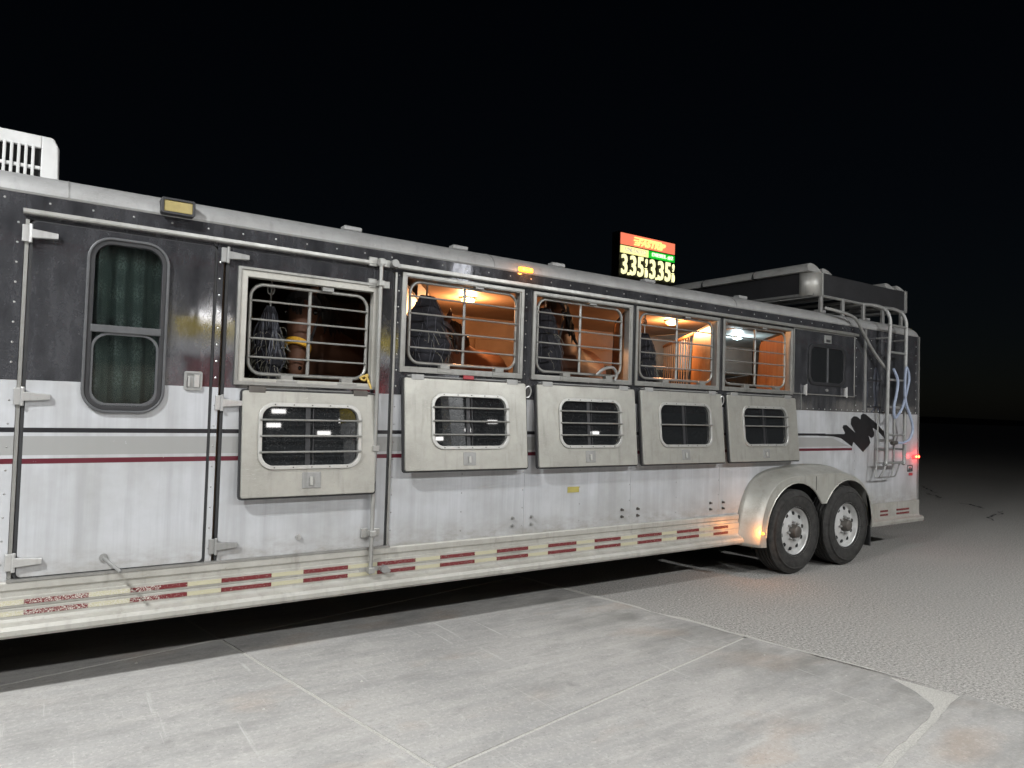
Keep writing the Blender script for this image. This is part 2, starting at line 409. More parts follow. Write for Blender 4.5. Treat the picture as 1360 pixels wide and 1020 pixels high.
for i in range(len(us)-1):
    for j in range(len(vs)-1):
        gu = .011; u0, u1 = us[i]+gu, us[i+1]-gu; v0, v1 = vs[j]+.009, vs[j+1]-.009
        if abs(vs[j+1]+3.23) < .01: v1 -= .014
        if abs(vs[j]+3.23) < .01: v0 += .012
        P = []
        def edge(a, b, ragged):
            n = 40 if ragged else 2
            for k in range(n):
                t = k/n; u = a[0]+(b[0]-a[0])*t; v = a[1]+(b[1]-a[1])*t
                if ragged and k:
                    dd_ = .035*mnoise.noise(Vector((u*2.1, v*2.1, 3)))+.018*mnoise.noise(Vector((u*9, v*9, 5)))
                    if abs(b[0]-a[0]) > abs(b[1]-a[1]): v += dd_*.6
                    else: u += dd_
                P.append((u, v))
        last = i == len(us)-2
        edge((u0, v0), (u1, v0), abs(vs[j]+3.23) < .01); edge((u1, v0), (u1, v1), last); edge((u1, v1), (u0, v1), abs(vs[j+1]+3.23) < .01); edge((u0, v1), (u0, v0), False)
        if last and abs(vs[j]+3.23) < .01:      # worn corner, broken away
            P = [(u-max(0, .30-(u1-u)-(v-v0)*.9)*.5, v+max(0, .30-(u1-u)-(v-v0)*.9)*.45) for u, v in P]
        b = MB(); n = len(P)
        dz = random.uniform(-.0012, .0012)
        b.v = [uv(u, v, GZ+dz) for u, v in P]+[uv(u+(.004 if u < (u0+u1)/2 else -.004)*-1, v, GZ-.1) for u, v in P]
        b.f = [tuple(range(n))]+[(k, (k+1) % n, n+(k+1) % n, n+k) for k in range(n)]
        b.build('slab', M['concrete'], ap)
# sand spilled along the slab edge
def ribbon(name, pts, wd, mat, parent, z, jit=.35, seed=1):
    b = MB(); n = len(pts); P = [Vector((*q, 0)) for q in pts]
    for i, q in enumerate(P):
        t = (P[min(i+1, n-1)]-P[max(i-1, 0)]).normalized(); s = Vector((-t.y, t.x, 0)); taper = min(1, 4*min(i, n-1-i)/n+.05)
        a1 = wd*taper*(1+jit*mnoise.noise(Vector((i*.7, seed, 0)))*2); a2 = wd*taper*(1+jit*mnoise.noise(Vector((i*.7, seed, 9)))*2)
        b.v += [tuple(q+s*a1+Vector((0, 0, z))), tuple(q-s*a2+Vector((0, 0, z)))]
    b.f = [(2*i, 2*i+1, 2*i+3, 2*i+2) for i in range(n-1)]
    return b.build(name, mat, parent)
pts = [uv(2.55+.03*mnoise.noise(Vector((v*2, 0, 0))), v)[:2] for v in [4.2-k*.12 for k in range(75)]]
ribbon('sand_strip', pts[:62], .028, M['joint_sand'], g, GZ-.004, 1.0, 2)
pts_ = [uv(2.62-.035*k+.02*mnoise.noise(Vector((k*.6, 7, 0))), -3.235+.012*mnoise.noise(Vector((k*.8, 3, 0))))[:2] for k in range(60)]

for k, (a, b_, wd) in enumerate((((16.4, 3.75), (14.9, 2.75), .05), ((14.8, 2.9), (14.0, 2.2), .06), ((11.6, .55), (13.2, .95), .05), ((13.7, 1.75), (13.2, 1.2), .08), ((9.9, -.6), (12.2, -.4), .03), ((12.6, -1.0), (15.5, 1.2), .035))):
    pts = []
    for i in range(22):
        t = i/21; q = Vector(a).lerp(Vector(b_), t); d = (Vector(b_)-Vector(a)).orthogonal().normalized()
        q += d*(.16*mnoise.noise(Vector((t*5, k*3, 1)))+.07*mnoise.noise(Vector((t*17, k*3, 4)))); pts.append((q.x, q.y))
    ribbon('crack', pts, wd*.3, M['crack_dark'], g, GZ-.008, .8, k)
# oil drip and pebbles on the concrete
b = MB()
for k in range(260):
    u = random.uniform(-6, 6); v = random.uniform(-6, 1.2); r = random.uniform(.0025, .007)
    x, y, _ = uv(u, v); zz = GZ+.0005 if u < 2.5 else GZ-.009
    b.add([(x-r, y-r, zz), (x+r*1.2, y-r, zz), (x+r, y+r, zz), (x-r, y+r*.8, zz), (x, y, zz+r*1.2)], [(0, 1, 4), (1, 2, 4), (2, 3, 4), (3, 0, 4)])
tag(b.build('gravel', M['joint_sand']), 'loose grit scattered on the concrete and asphalt', kind='stuff')
# low hill far behind
b = MB(); n = 60
for i in range(n+1):
    t = i/n; az = math.radians(20+110*t); R = 420
    h = 2.5+3*abs(mnoise.noise(Vector((t*4, 1, 0))))+1.2*mnoise.noise(Vector((t*15, 2, 0)))
    b.v += [(R*math.sin(az), R*math.cos(az), -2), (R*1.05*math.sin(az), R*1.05*math.cos(az), h), (R*1.5*math.sin(az), R*1.5*math.cos(az), -2)]
for i in range(n): b.f += [(3*i, 3*i+3, 3*i+4, 3*i+1), (3*i+1, 3*i+4, 3*i+5, 3*i+2)]
tag(b.build('hills', M['hill'], smooth=True), 'low dark desert hills on the horizon', kind='structure')

# ------------------------------------------------------------------ horse trailer
XF, XR, W = -2.4, 8.45, 2.25; ROOT = (3.0, 1.1, GZ)
T = thing('horse_trailer', ROOT, 'long white and black gooseneck horse trailer with open barred windows', 'horse trailer')
# lower and upper skin panels, 2 mm seams
seg = [(XF, -.036), (1.887, 2.929), (2.931, 3.959), (3.961, 5.019), (5.021, 6.049)]
for x0, x1 in seg:
    if x1 > 5.3:
        MB().prism([(x0, .59), (5.37, .59), (5.43, .70), (5.52, .80), (5.7, .88), (x1, .9), (x1, 1.546), (x0, 1.546)], 0, .025).build('wall_panel', M['paint'], T)
    else: MB().box(x0, x1, 0, .025, .59, 1.546).build('wall_panel', M['paint'], T)
MB().prism([(6.051, .9), (6.72, .88), (6.9, .8), (7.0, .7), (7.05, .575), (7.14, .575), (7.14, 1.546), (6.051, 1.546)], 0, .025).build('wall_panel', M['paint'], T)
MB().prism([(7.142, .575), (XR, .575), (XR, 1.546), (7.142, 1.546)], 0, .025).build('wall_panel', M['paint'], T)
MB().box(XF, -.036, 0, .025, 1.5485, 2.435).build('wall_panel', M['paint'], T)
MB().box(-.035, .86, 0, .025, 2.315, 2.435).build('wall_panel', M['paint'], T)
MB().box(.862, 1.886, 0, .025, 2.315, 2.435).build('wall_panel', M['paint'], T)
WIN = [(1.93, 2.875, 1.957, 2.848), (2.955, 3.93, 2.977, 3.905), (3.967, 4.973, 3.987, 4.95), (5.02, 6.04, 5.045, 6.015)]
for (x0, x1, o0, o1) in WIN:
    a0 = {1.93: 1.888, 2.955: 2.916, 3.967: 3.9495, 5.02: 4.9975}[x0]; a1 = {1.93: 2.914, 2.955: 3.9475, 3.967: 4.9955, 5.02: 6.080}[x0]
    MB().plate([(a0, 1.5485), (a1, 1.5485), (a1, 2.435), (a0, 2.435)], [(o0-.004, 1.712), (o1+.004, 1.712), (o1+.004, 2.308), (o0-.004, 2.308)], 0, .025).build('wall_panel', M['paint'], T)
MB().box(6.082, 7.14, 0, .025, 1.5485, 2.435).build('wall_panel', M['paint'], T)
MB().box(7.142, XR, 0, .025, 1.5485, 2.435).build('wall_panel', M['paint'], T)
# door posts
MB().box(.831, .864, -.006, .025, .6, 2.314).build('door_post', M['paint'], T, bevel=.002)
MB().box(-.034, -.018, -.006, .025, .6, 2.314).build('door_post', M['frame_alu'], T, bevel=.002)
MB().box(1.884, 1.9, -.008, .02, .6, 2.314).build('door_post', M['frame_alu'], T, bevel=.002)
# inner lining with openings, far wall, floor, ceiling, ends
inn = MB().box(XF, -.04, .026, .05, .5, 2.43)
for x0, x1 in ((.835, .885), (1.87, 1.95)): inn.box(x0, x1, .026, .05, .6, 2.43)
inn.box(-.04, .835, .026, .05, 2.33, 2.43); inn.box(.885, 1.87, .026, .05, 2.33, 2.43)
inn.box(1.95, 6.03, .026, .05, .9, 1.708); inn.box(1.95, 6.03, .026, .05, 2.31, 2.43)
for x0, x1 in ((2.855, 2.97), (3.912, 3.98), (4.957, 5.038)): inn.box(x0, x1, .026, .05, 1.708, 2.31)
inn.box(6.03, XR-.03, .026, .05, .9, 2.43); inn.box(1.95, 5.3, .026, .05, .6, .9); inn.box(7.25, XR-.03, .026, .05, .6, .9)
inn.build('inner_lining', M['wall_tan'], T)
MB().box(XF, XR, W, W+.03, .575, 2.435).build('far_wall', M['wall_tan'], T)
MB().box(XF, XR-.03, .05, W, .56, .62).build('floor', M['mat_black'], T)
MB().box(XF, XR-.03, .05, W-.001, 2.425, 2.445).build('ceiling', M['ceiling_cream'], T)
MB().box(XR-.028, XR, .026, W, .575, 2.435).build('rear_wall', M['paint'], T)
MB().box(XF-.03, XF, 0, W, .575, 2.435).build('front_wall', M['paint'], T)
MB().box(.84, .87, .051, W, .62, 2.425).build('bulkhead', M['stall_shade_brown'], T)
MB().box(.88, 2.55, W-.024, W-.018, .63, 2.42).build('stall_shade_sheet', M['stall_shade_brown'], T)  # dark sheets paint the first stall's shade over far wall and ceiling
MB().box(.88, 1.95, .06, W-.03, 2.415, 2.4235).build('stall_shade_sheet', M['stall_shade_brown'], T)
MB().box(XF+.2, 5.2, .35, .47, .32, .559).box(XF+.2, 5.2, 1.75, 1.87, .32, .559).box(5.2, XR-.3, .35, .47, .34, .559).box(5.2, XR-.3, 1.75, 1.87, .34, .559).build('chassis_rail', M['black_plastic'], T)
for k in range(12):
    x = XF+.6+k*.85; MB().box(x, x+.06, .48, 1.74, .42, .5).build('cross_member', M['black_plastic'], T)
for x0 in (5.14, 6.39, 7.54):
    MB().box(x0, min(x0+1.19, XR-.05), W-.026, W-.0175, .64, 2.02).build('added_wall_mat', M['mat_black'], T)
# horizontal ribs of the far wall
for z0 in (2.2, 1.72):
    MB().box(.88, XR-.04, W-.014, W-.002, z0, z0+.03).build('wall_rib', M['ceiling_cream'], T)
for x0 in (2.6, 3.85, 5.1, 6.35, 7.5):
    MB().box(x0, x0+.035, W-.016, W-.001, .7, 2.2).build('wall_rib', M['wall_tan'], T)
# roof with rounded rails
pr = [(0.0, 2.437)]
for k in range(9):
    t = k/8*PI/2; pr.append((-.006+.19*(1-math.cos(t)), 2.447+.118*math.sin(t)))
pr += [(.6, 2.59), (W/2, 2.60), (W-.6, 2.59)]
for k in range(8, -1, -1):
    t = k/8*PI/2; pr.append((W+.036-.19*(1-math.cos(t)), 2.447+.118*math.sin(t)))
pr += [(W+.03, 2.437)]
b = MB(); xs = [XF, 2, 5, 8.36, 8.40, 8.43, 8.447, 8.452]; n = len(pr)
for x, sh in zip(xs, (0, 0, 0, 0, .004, .014, .035, .07)):
    for (y, z) in pr:
        k = max(0, (z-2.437)/.16); b.v.append((x, y+(sh if y < W/2 else -sh)*k, z-sh*k))
for k in range(len(xs)-1):
    for i in range(n): j = (i+1) % n; b.f.append((k*n+i, k*n+j, (k+1)*n+j, (k+1)*n+i))
b.f += [tuple(range(n))[::-1], tuple((len(xs)-1)*n+i for i in range(n))]
b.build('roof', M['roof_alu'], T, smooth=True)
for x in (1.65, 2.43, 3.29, 4.26, 5.47, 6.75, 7.6):
    MB().box(x-.06, x+.06, .13, .2, 2.562, 2.592).build('roof_clip', M['roof_alu'], T, bevel=.008)
# seams on the roof rail
for x in (.13, 2.62, 5.2, 7.02): MB().extrude_x([(y-.0025 if y < .1 else y, z+.0025) for y, z in pr[1:10]]+[(.2, 2.5), (.02, 2.44)], [x, x+.006]).build('roof_seam', M['galv'], T)
# drip rails
MB().extrude_x([(0, 2.337), (-.028, 2.337), (-.032, 2.344), (-.03, 2.36), (0, 2.366)], [-.046, 1.795]).build('drip_rail', M['trim_silver'], T)
MB().extrude_x([(0, 2.338), (-.026, 2.338), (-.03, 2.345), (-.028, 2.366), (0, 2.372)], [1.9, 7.165]).build('drip_rail', M['frame_alu'], T)
# skirt
sk = [(.02, .60), (-.022, .602), (-.026, .595), (-.026, .565), (-.018, .555), (-.018, .532), (-.028, .528), (-.028, .485), (-.024, .482), (-.024, .478), (-.029, .475), (-.029, .43), (-.04, .418), (-.07, .405), (-.082, .388), (-.082, .366), (-.07, .352), (-.05, .350), (.02, .356)]
MB().extrude_x(sk, [XF, 5.26]).build('skirt_rail', M['skirt_alu'], T)
sk2 = [(.02, .574), (-.012, .574), (-.012, .42), (-.03, .40), (-.06, .395), (-.068, .372), (-.06, .345), (.02, .35)]
MB().extrude_x(sk2, [7.18, XR+.03]).build('skirt_rail', M['skirt_alu'], T)
MB().box(8.3, 8.54, -.03, W+.03, .34, .398).build('bumper', M['fender_alu'], T, bevel=.012)
MB().box(-.036, 1.9, -.03, .0, .5995, .612).build('sill_trim', M['frame_alu'], T)
reds = [(.037, .299), (.48, .747), (.917, 1.183), (1.364, 1.632), (1.82, 2.079), (2.257, 2.519), (2.695, 2.958), (3.134, 3.396), (3.573, 3.838), (4.018, 4.287), (4.464, 4.734), (4.917, 5.11)]
xs0 = -.40
for i, (a0, a1) in enumerate([(-.85, -.58), (-.40, -.13)]+reds):
    for z0 in (.494, .444):
        MB().box(a0+.001, a1, -.0315, -.02, z0, z0+.022).build('reflective_tape', M['tape_red'], T)
        if i > 1 or a0 < -.3: MB().box(xs0 if i else -1.0, a0-.001, -.0315, -.02, z0, z0+.022).build('reflective_tape', M['tape_pale'], T)
    xs0 = a1+.001
for a0, a1 in ((7.4, 7.62), (7.583+.06, 7.80), (7.98, 8.252)):
    for z0 in (.478, .437):
        if a0 > 7.6: MB().box(a0, a1, -.0155, -.005, z0, z0+.02).build('reflective_tape', M['tape_red'], T)

# rivets (too small to tell apart one by one)
rl = MB(); rd = MB()
def rivet(b, x, z, y=0, r=.0055):
    b.add([(x+r*math.cos(t*PI/3), y, z+r*math.sin(t*PI/3)) for t in range(6)]+[(x, y-r*.7, z)], [(k, (k+1) % 6, 6) for k in range(6)])
for k in range(48): rivet(rl, -1.2+k*.18, 2.405)
for x in (-.062, 2.905, 3.939, 4.987):
    for k in range(8): rivet(rl, x, 1.63+k*.095)
for x in (-.062, .847):
    for k in range(8): rivet(rd, x, .68+k*.11, -.006 if x > 0 else 0)
for k in range(8): rivet(rl, .847, 1.6+k*.09, -.006); rivet(rl, 1.915, 1.6+k*.1); rivet(rd, 1.912, .7+k*.11)
for x in (2.42, 2.918, 3.44, 3.95, 4.48, 5.008, 7.15, 7.95, 8.35):
    for k in range(7): rivet(rd, x, (.66 if x < 5.2 else .95)+k*.125 if x < 5.2 else .95+k*.09)
for k in range(8): rivet(rl, 6.07, 1.62+k*.095); rivet(rl, 7.16, 1.62+k*.1); rivet(rl, 7.45, 1.62+k*.1); rivet(rl, 8.40, 1.62+k*.1)
for k in range(24): rivet(rl, 6.1+k*.1, 1.565); rivet(rl, 1.95+k*.172, 1.693)
tag(rl.build('rivets', M['chrome'], T), kind='stuff'); tag(rd.build('rivets', M['galv'], T), kind='stuff')

# ---- doors
def seal(x0, x1, z0, z1): MB().plate(rrect(x0-.015, x1+.015, z0-.012, z1+.006, .03), rrect(x0+.002, x1-.002, z0+.002, z1-.002, .02), -.008, .02).build('door_seal', M['rubber'], T)
def hinge(xa, z, parent, mat='chrome'):
    h = MB().box(xa, xa+.03, -.02, -.004, z-.04, z+.04).tube([(xa+.034, -.026, z-.045), (xa+.034, -.026, z+.045)], .009, 8)
    h.prism([(xa+.035, z-.022), (xa+.145, z-.013), (xa+.145, z+.013), (xa+.035, z+.022)], -.034, -.012)
    return h.build('hinge', M[mat], parent, bevel=.003)
D1 = MB().plate(rrect(0, .815, .617, 2.308, .02), rrect(.255, .563, 1.432, 2.246, .085), -.012, .02).build('door', M['paint'], T)
D1['label'] = 'front living quarters door with tall curtained window'
seal(0, .815, .617, 2.308)
MB().plate(rrect(.222, .596, 1.398, 2.28, .115, 8), rrect(.236, .582, 1.412, 2.266, .10, 8), -.03, -.01).build('window_frame', M['grey_plastic'], D1, bevel=.004)
MB().plate(rrect(.234, .584, 1.41, 2.268, .102, 8), rrect(.258, .56, 1.434, 2.244, .08, 8), -.022, .012).build('window_frame', M['black_plastic'], D1, bevel=.004)
MB().box(.25, .568, -.026, .0, 1.80, 1.838).build('window_bar', M['grey_plastic'], D1, bevel=.004)
MB().plate(rrect(.256, .562, 1.436, 1.80, .078, 8), rrect(.268, .55, 1.448, 1.79, .07, 8), -.018, .0).build('window_sash', M['grey_plastic'], D1)
MB().box(.25, .568, .004, .009, 1.43, 2.25).build('pane', M['door_glass'], D1)
MB().plate(rrect(.688, .778, 1.527, 1.628, .012), rrect(.70, .766, 1.539, 1.616, .008), -.022, -.01).box(.70, .766, -.0135, -.011, 1.539, 1.616).build('door_handle', M['galv'], D1)
MB().box(.705, .717, -.024, -.012, 1.545, 1.6).box(.735, .764, -.026, -.012, 1.542, 1.613).build('door_handle_lever', M['chrome'], D1, bevel=.003)
for z in (2.245, 1.47, .69): hinge(-.046, z, D1)
MB().tube([(.358, -.012, .677), (.37, -.05, .668), (.42, -.155, .63)], .008, 8).cyl((.357, 0, .678), .02, -.018, -.01).build('door_holdback', M['galv'], D1)
# curtain behind the glass
b = MB(); nx, nz = 70, 10
for j in range(nz+1):
    for i in range(nx+1):
        t = i/nx; z = 1.40+.88*j/nz; x = .215+.40*t
        y = .06+.016*math.sin(t*26+.5*math.sin(j*.35))+.008*math.sin(t*61+j*.2)-.01*math.cos(t*PI)
        b.v.append((x, y, z))
for j in range(nz):
    for i in range(nx): a0 = j*(nx+1)+i; b.f.append((a0, a0+1, a0+nx+2, a0+nx+1))
o = b.build('curtain', M['curtain'], smooth=True); s_ = o.modifiers.new('thick', 'SOLIDIFY'); s_.thickness = .002
tag(o, 'dark green patterned curtain behind the tall door window', 'curtain')
# second door, with the first stall window
D2 = MB().plate([(.892, .609), (1.864, .609), (1.864, 2.311), (.892, 2.311)], [(.975, 1.59), (1.75, 1.59), (1.75, 2.19), (.975, 2.19)], -.012, .03).build('door', M['paint'], T)
D2['label'] = 'first stall door with a locking pole and barred window'
seal(.892, 1.864, .609, 2.311)
MB().plate([(.937, 1.567), (1.79, 1.567), (1.79, 2.222), (.937, 2.222)], [(.955, 1.587), (1.772, 1.587), (1.772, 2.205), (.955, 2.205)], -.034, -.011).build('window_frame', M['frame_alu'], D2, bevel=.003)
MB().plate([(.954, 1.586), (1.773, 1.586), (1.773, 2.206), (.954, 2.206)], [(.991, 1.606), (1.737, 1.606), (1.737, 2.168), (.991, 2.168)], -.026, .03).build('window_frame', M['skirt_alu'], D2, bevel=.003)
for z in (2.272, 1.465, .69): hinge(.848, z, D2, 'chrome' if z < 2 and z > 1 else 'galv')
MB().cyl((1.33, 0, .705), .016, -.024, -.01, 12).cyl((1.33, 0, .705), .009, -.03, -.02, 10).build('lock', M['chrome'], D2)
pole = MB().tube([(1.768, -.052, .455), (1.768, -.052, 2.37)], .0125, 12).tube([(1.768, -.052, 2.33), (1.768, -.052, 2.375)], .02, 12).build('locking_pole', M['trim_silver'], D2, smooth=True)
for z, ex in ((2.355, .07), (2.222, .07), (1.213, .04), (.70, .06), (.478, .065)):
    MB().box(1.768-ex, 1.768-.016, -.03, -.012, z-.028, z+.028).box(1.768-.02, 1.768+.02, -.074, -.012, z-.017, z+.017).box(1.788, 1.768+ex, -.03, -.012, z-.022, z+.022).build('pole_bracket', M['trim_silver'], pole, bevel=.003)
for z in (2.36, .475): MB().cyl((1.86, 0, z), .024, -.06, -.012, 12).cyl((1.885, 0, z-.012), .014, -.055, -.012, 10).build('pole_keeper', M['galv'], pole)

# ---- grilles in the window openings
def grille(x0, x1, z0, z1, y, parent, hinges=2):
    P = [(x, y, z) for x, z in rrect(x0+.011, x1-.011, z0+.011, z1-.011, .075, 7)]
    G = MB().tube(P, .0105, 10, closed=True).build('window_grille', M['frame_alu'], parent, smooth=True)
    xm = (x0+x1)/2-.01
    MB().tube([(xm, y, z0+.02), (xm, y, z1-.02)], .0105, 10).build('bar', M['frame_alu'], G, smooth=True)
    for k in range(4):
        z = z0+(z1-z0)*(k+1)/5
        MB().tube([(x0+.012, y-.012, z), (x1-.012, y-.012, z)], .006, 8).build('bar', M['frame_alu'], G, smooth=True)
    for f in (.3, .8):
        xh = x0+(x1-x0)*f
        MB().box(xh-.035, xh+.035, y-.052, y-.012, z0-.022, z0+.006).tube([(xh-.05, y-.05, z0-.024), (xh+.05, y-.05, z0-.024)], .007, 8).box(xh-.06, xh+.06, y-.058, y-.05, z0-.045, z0-.022).build('hinge', M['frame_alu'], G, bevel=.002)
    MB().box(xm+.06, xm+.13, y-.04, y-.005, z1-.012, z1+.016).build('latch', M['galv'], G, bevel=.003)
    return G
grille(1.010, 1.730, 1.622, 2.152, .03, T)
for (x0, x1, a0, a1) in WIN:
    MB().plate([(x0, 1.69), (x1, 1.69), (x1, 2.322), (x0, 2.322)], [(a0, 1.722), (a1, 1.722), (a1, 2.3), (a0, 2.3)], -.018, -.002).build('window_frame', M['frame_alu'], T, bevel=.003)
    MB().plate([(a0-.002, 1.714), (a1+.002, 1.714), (a1+.002, 2.306), (a0-.002, 2.306)], [(a0+.010, 1.728), (a1-.010, 1.728), (a1-.010, 2.295), (a0+.010, 2.295)], -.012, .05).build('window_frame', M['frame_alu'], T, bevel=.002)
for x0, x1 in ((2.0, 2.852), (3.02, 3.862), (4.045, 4.938), (5.08, 5.985)): grille(x0, x1, 1.745, 2.293, .036, T)

# ---- drop-down window doors
def drop_door(x0, x1, ztop, h, win, latch, bars, tilt, label):
    w_ = x1-x0
    A = MB().plate(rrect(0, w_, -h, 0, .012, 3), rrect(win[0]+.02, win[1]-.02, -win[3]+.02, -win[2]-.02, .06, 3), -.03, 0)
    o = A.build('drop_door', M['drop_alu'], T, bevel=.004)
    o['label'] = label
    o.matrix_basis = Matrix.Translation((x0, -.004, ztop)) @ Matrix.Rotation(-tilt, 4, 'X')
    MB().plate(rrect(-.010, w_+.010, -h-.010, .008, .02, 3), rrect(.004, w_-.004, -h+.004, -.004, .012, 3), -.018, .003).build('gasket', M['rubber'], o)
    MB().plate(rrect(win[0], win[1], -win[3], -win[2], .085, 6), rrect(win[0]+.022, win[1]-.022, -win[3]+.022, -win[2]-.022, .065, 6), -.041, -.012).build('window_frame', M['rim_silver'], o, bevel=.003)
    MB().box(win[0]+.014, win[1]-.014, -.018, -.012, -win[3]+.014, -win[2]-.014).build('pane', M['tinted_glass'], o)
    xm = (win[0]+win[1])/2-.02
    MB().box(xm-.014, xm+.014, -.026, -.017, -win[3]+.02, -win[2]-.02).box(xm+.03, xm+.036, -.022, -.017, -win[3]+.02, -win[2]-.02).build('window_bar', M['black_plastic'], o)
    nb = {3: (.26, .5, .74), 1: (.5,), 2: (.26, .5)}[bars]
    for f in nb:
        z = -win[2]-(win[3]-win[2])*f
        MB().tube([(win[0]+.008, -.049, z), (win[1]-.004, -.049, z)], .006, 8).build('bar', M['frame_alu'], o, smooth=True)
    for k in range(5):
        for zz in (-win[2]-.011, -win[3]+.011):
            xx = win[0]+.09+(win[1]-win[0]-.18)*k/4
            MB().cyl((xx, 0, zz), .004, -.044, -.04, 6).build('screw', M['hub_dark'], o)
    c0, c1, d0, d1 = latch
    L = MB().box(c0, c1, -.034, -.028, -d1, -d0).build('latch_plate', M['galv'], o, bevel=.003)
    MB().box((c0+c1)/2-.012, (c0+c1)/2+.006, -.046, -.034, -d1+.016, -d0-.026).build('latch_handle', M['brushed'], o, bevel=.003)
    MB().tube([(.03, -.006, .012), (w_-.03, -.006, .012)], .008, 8).build('hinge_rod', M['galv'], o)
    for f in (.1, .88): MB().box(w_*f-.045, w_*f+.045, -.032, .004, -.012, .024).build('hinge', M['hub_dark'] if x0 < 1.5 else M['galv'], o, bevel=.003)
    return o
drop_door(.985, 1.765, 1.536, .592, (.085, .69, .065, .44), (.335, .445, .458, .55), 3, math.radians(4.5), 'cream drop-down window panel on the first stall door')
dd = (('widest-looking drop-down window panel below the leftmost lit window', 3), ('drop-down window panel with three bars above the yellow sticker', 3), ('drop-down window panel with a single window bar', 1), ('drop-down window panel with two window bars beside the fender', 2))
for (x0, x1), (lb, nb) in zip(((1.958, 2.893), (2.993, 3.945), (4.010, 4.985), (5.058, 6.058)), dd):
    w_ = x1-x0; drop_door(x0, x1, 1.654, .588, (.185, w_-.155, .09, .455), (w_*.5-.05, w_*.5+.045, .475, .56), nb, math.radians(5.6), lb)
for x in (2.915, 4.99): # rope rings
    MB().tube([(x+.028*math.cos(t*PI/8), -.03-.008*math.sin(t*PI/8), 1.60+.04*math.sin(t*PI/8)) for t in range(16)], .005, 6, closed=True).build('tie_ring', M['chrome'], T, smooth=True)
MB().box(2.39, 2.47, -.032, -.018, 1.664, 1.69).build('side_reflector', M['sticker_red'], T, bevel=.004)

# ---- bolts and stickers on the lower wall
for x in (2.835, 2.997, 3.868, 4.038, 4.903, 5.067):
    for z in (.717, .664): MB().cyl((x, 0, z), .012, -.003, .001, 12).cyl((x, 0, z), .008, -.022, -.003, 8).build('bolt', M['hub_dark'] if x > 3.5 else M['galv'], T)
MB().box(3.322, 3.432, -.0025, 0, .872, .914).build('sticker', M['sticker_yellow'], T)
MB().plate(rrect(8.23, 8.345, .90, .972, .006, 2), rrect(8.237, 8.338, .907, .965, .004, 2), -.003, 0).build('sticker', M['emblem_black'], T)
arc = [(8.288+.033*math.cos(t*PI/8), -.003, .908+.036*math.sin(t*PI/8)) for t in range(9)]
MB().tube(arc, .005, 4).cyl((8.288, 0, .918), .013, -.004, 0, 10).build('sticker', M['emblem_black'], T)
MB().box(8.26, 8.345, -.003, 0, .855, .885).build('sticker', M['sticker_red'], T)
em = [(6.51, 1.316), (6.954, 1.318), (6.968, 1.33), (6.92, 1.383), (6.933, 1.409), (6.987, 1.412), (7.161, 1.328), (7.069, 1.422), (7.074, 1.476), (7.123, 1.503), (7.184, 1.501), (7.253, 1.471), (7.263, 1.518), (7.297, 1.536), (7.355, 1.527), (7.592, 1.421), (7.714, 1.35), (7.746, 1.269), (7.593, 1.357), (7.489, 1.388), (7.52, 1.333), (7.512, 1.293), (7.462, 1.277), (7.403, 1.309), (7.449, 1.23), (7.42, 1.199), (7.307, 1.13), (7.121, 1.239), (7.094, 1.19), (6.997, 1.231), (6.888, 1.277), (6.755, 1.295), (6.51, 1.299)]
MB().prism(em[::-1], -.0035, -.0005).build('emblem', M['emblem_black'], T)

# ---- rear compartment hatch and window
hz = [(6.056, 1.70), (7.118, 1.70), (7.118, 2.335), (6.056, 2.335)]
RH = MB().plate(hz, [(6.068, 1.712), (7.106, 1.712), (7.106, 2.325), (6.068, 2.325)], -.012, 0).build('rear_hatch', M['frame_alu'], T, bevel=.002)
MB().box(6.069, 7.105, -.007, -.001, 1.713, 2.324).build('hatch_panel', M['paint'], RH)
MB().plate(rrect(6.293, 6.924, 1.80, 2.206, .09, 6), rrect(6.325, 6.892, 1.83, 2.176, .07, 6), -.022, -.006).build('window_frame', M['black_plastic'], RH, bevel=.003)
MB().box(6.32, 6.9, -.012, -.0075, 1.825, 2.18).build('pane', M['tinted_glass'], RH)
MB().box(6.60, 6.625, -.019, -.012, 1.83, 2.176).build('window_bar', M['grey_plastic'], RH)
MB().box(6.56, 6.68, -.014, -.007, 2.225, 2.305).build('latch_plate', M['galv'], RH, bevel=.003)
MB().box(6.585, 6.655, -.017, -.0145, 2.238, 2.262).build('latch_handle', M['black_plastic'], RH)
for x in (6.23, 6.93):
    MB().box(x-.02, x+.02, -.03, -.008, 1.70, 1.79).tube([(x, -.034, 1.69), (x, -.034, 1.80)], .009, 8).build('hatch_latch', M['chrome'], RH, bevel=.003)
MB().cyl((6.61, 0, 1.755), .014, -.02, -.006, 10).build('lock', M['chrome'], RH)
for x in (7.33,): MB().box(x-.018, x+.018, -.008, 0, 1.55, 2.43).build('trim_strip', M['galv'], T)
MB().box(6.19, 6.2, -.006, 0, 1.55, 1.70).build('trim_strip', M['frame_alu'], T)
MB().box(XR-.006, XR+.012, -.012, .02, .575, 2.44).build('corner_trim', M['galv'], T)
MB().box(XF, XR, -.006, .0, 1.5435, 1.5515).build('belt_trim', M['frame_alu'], T) if False else None

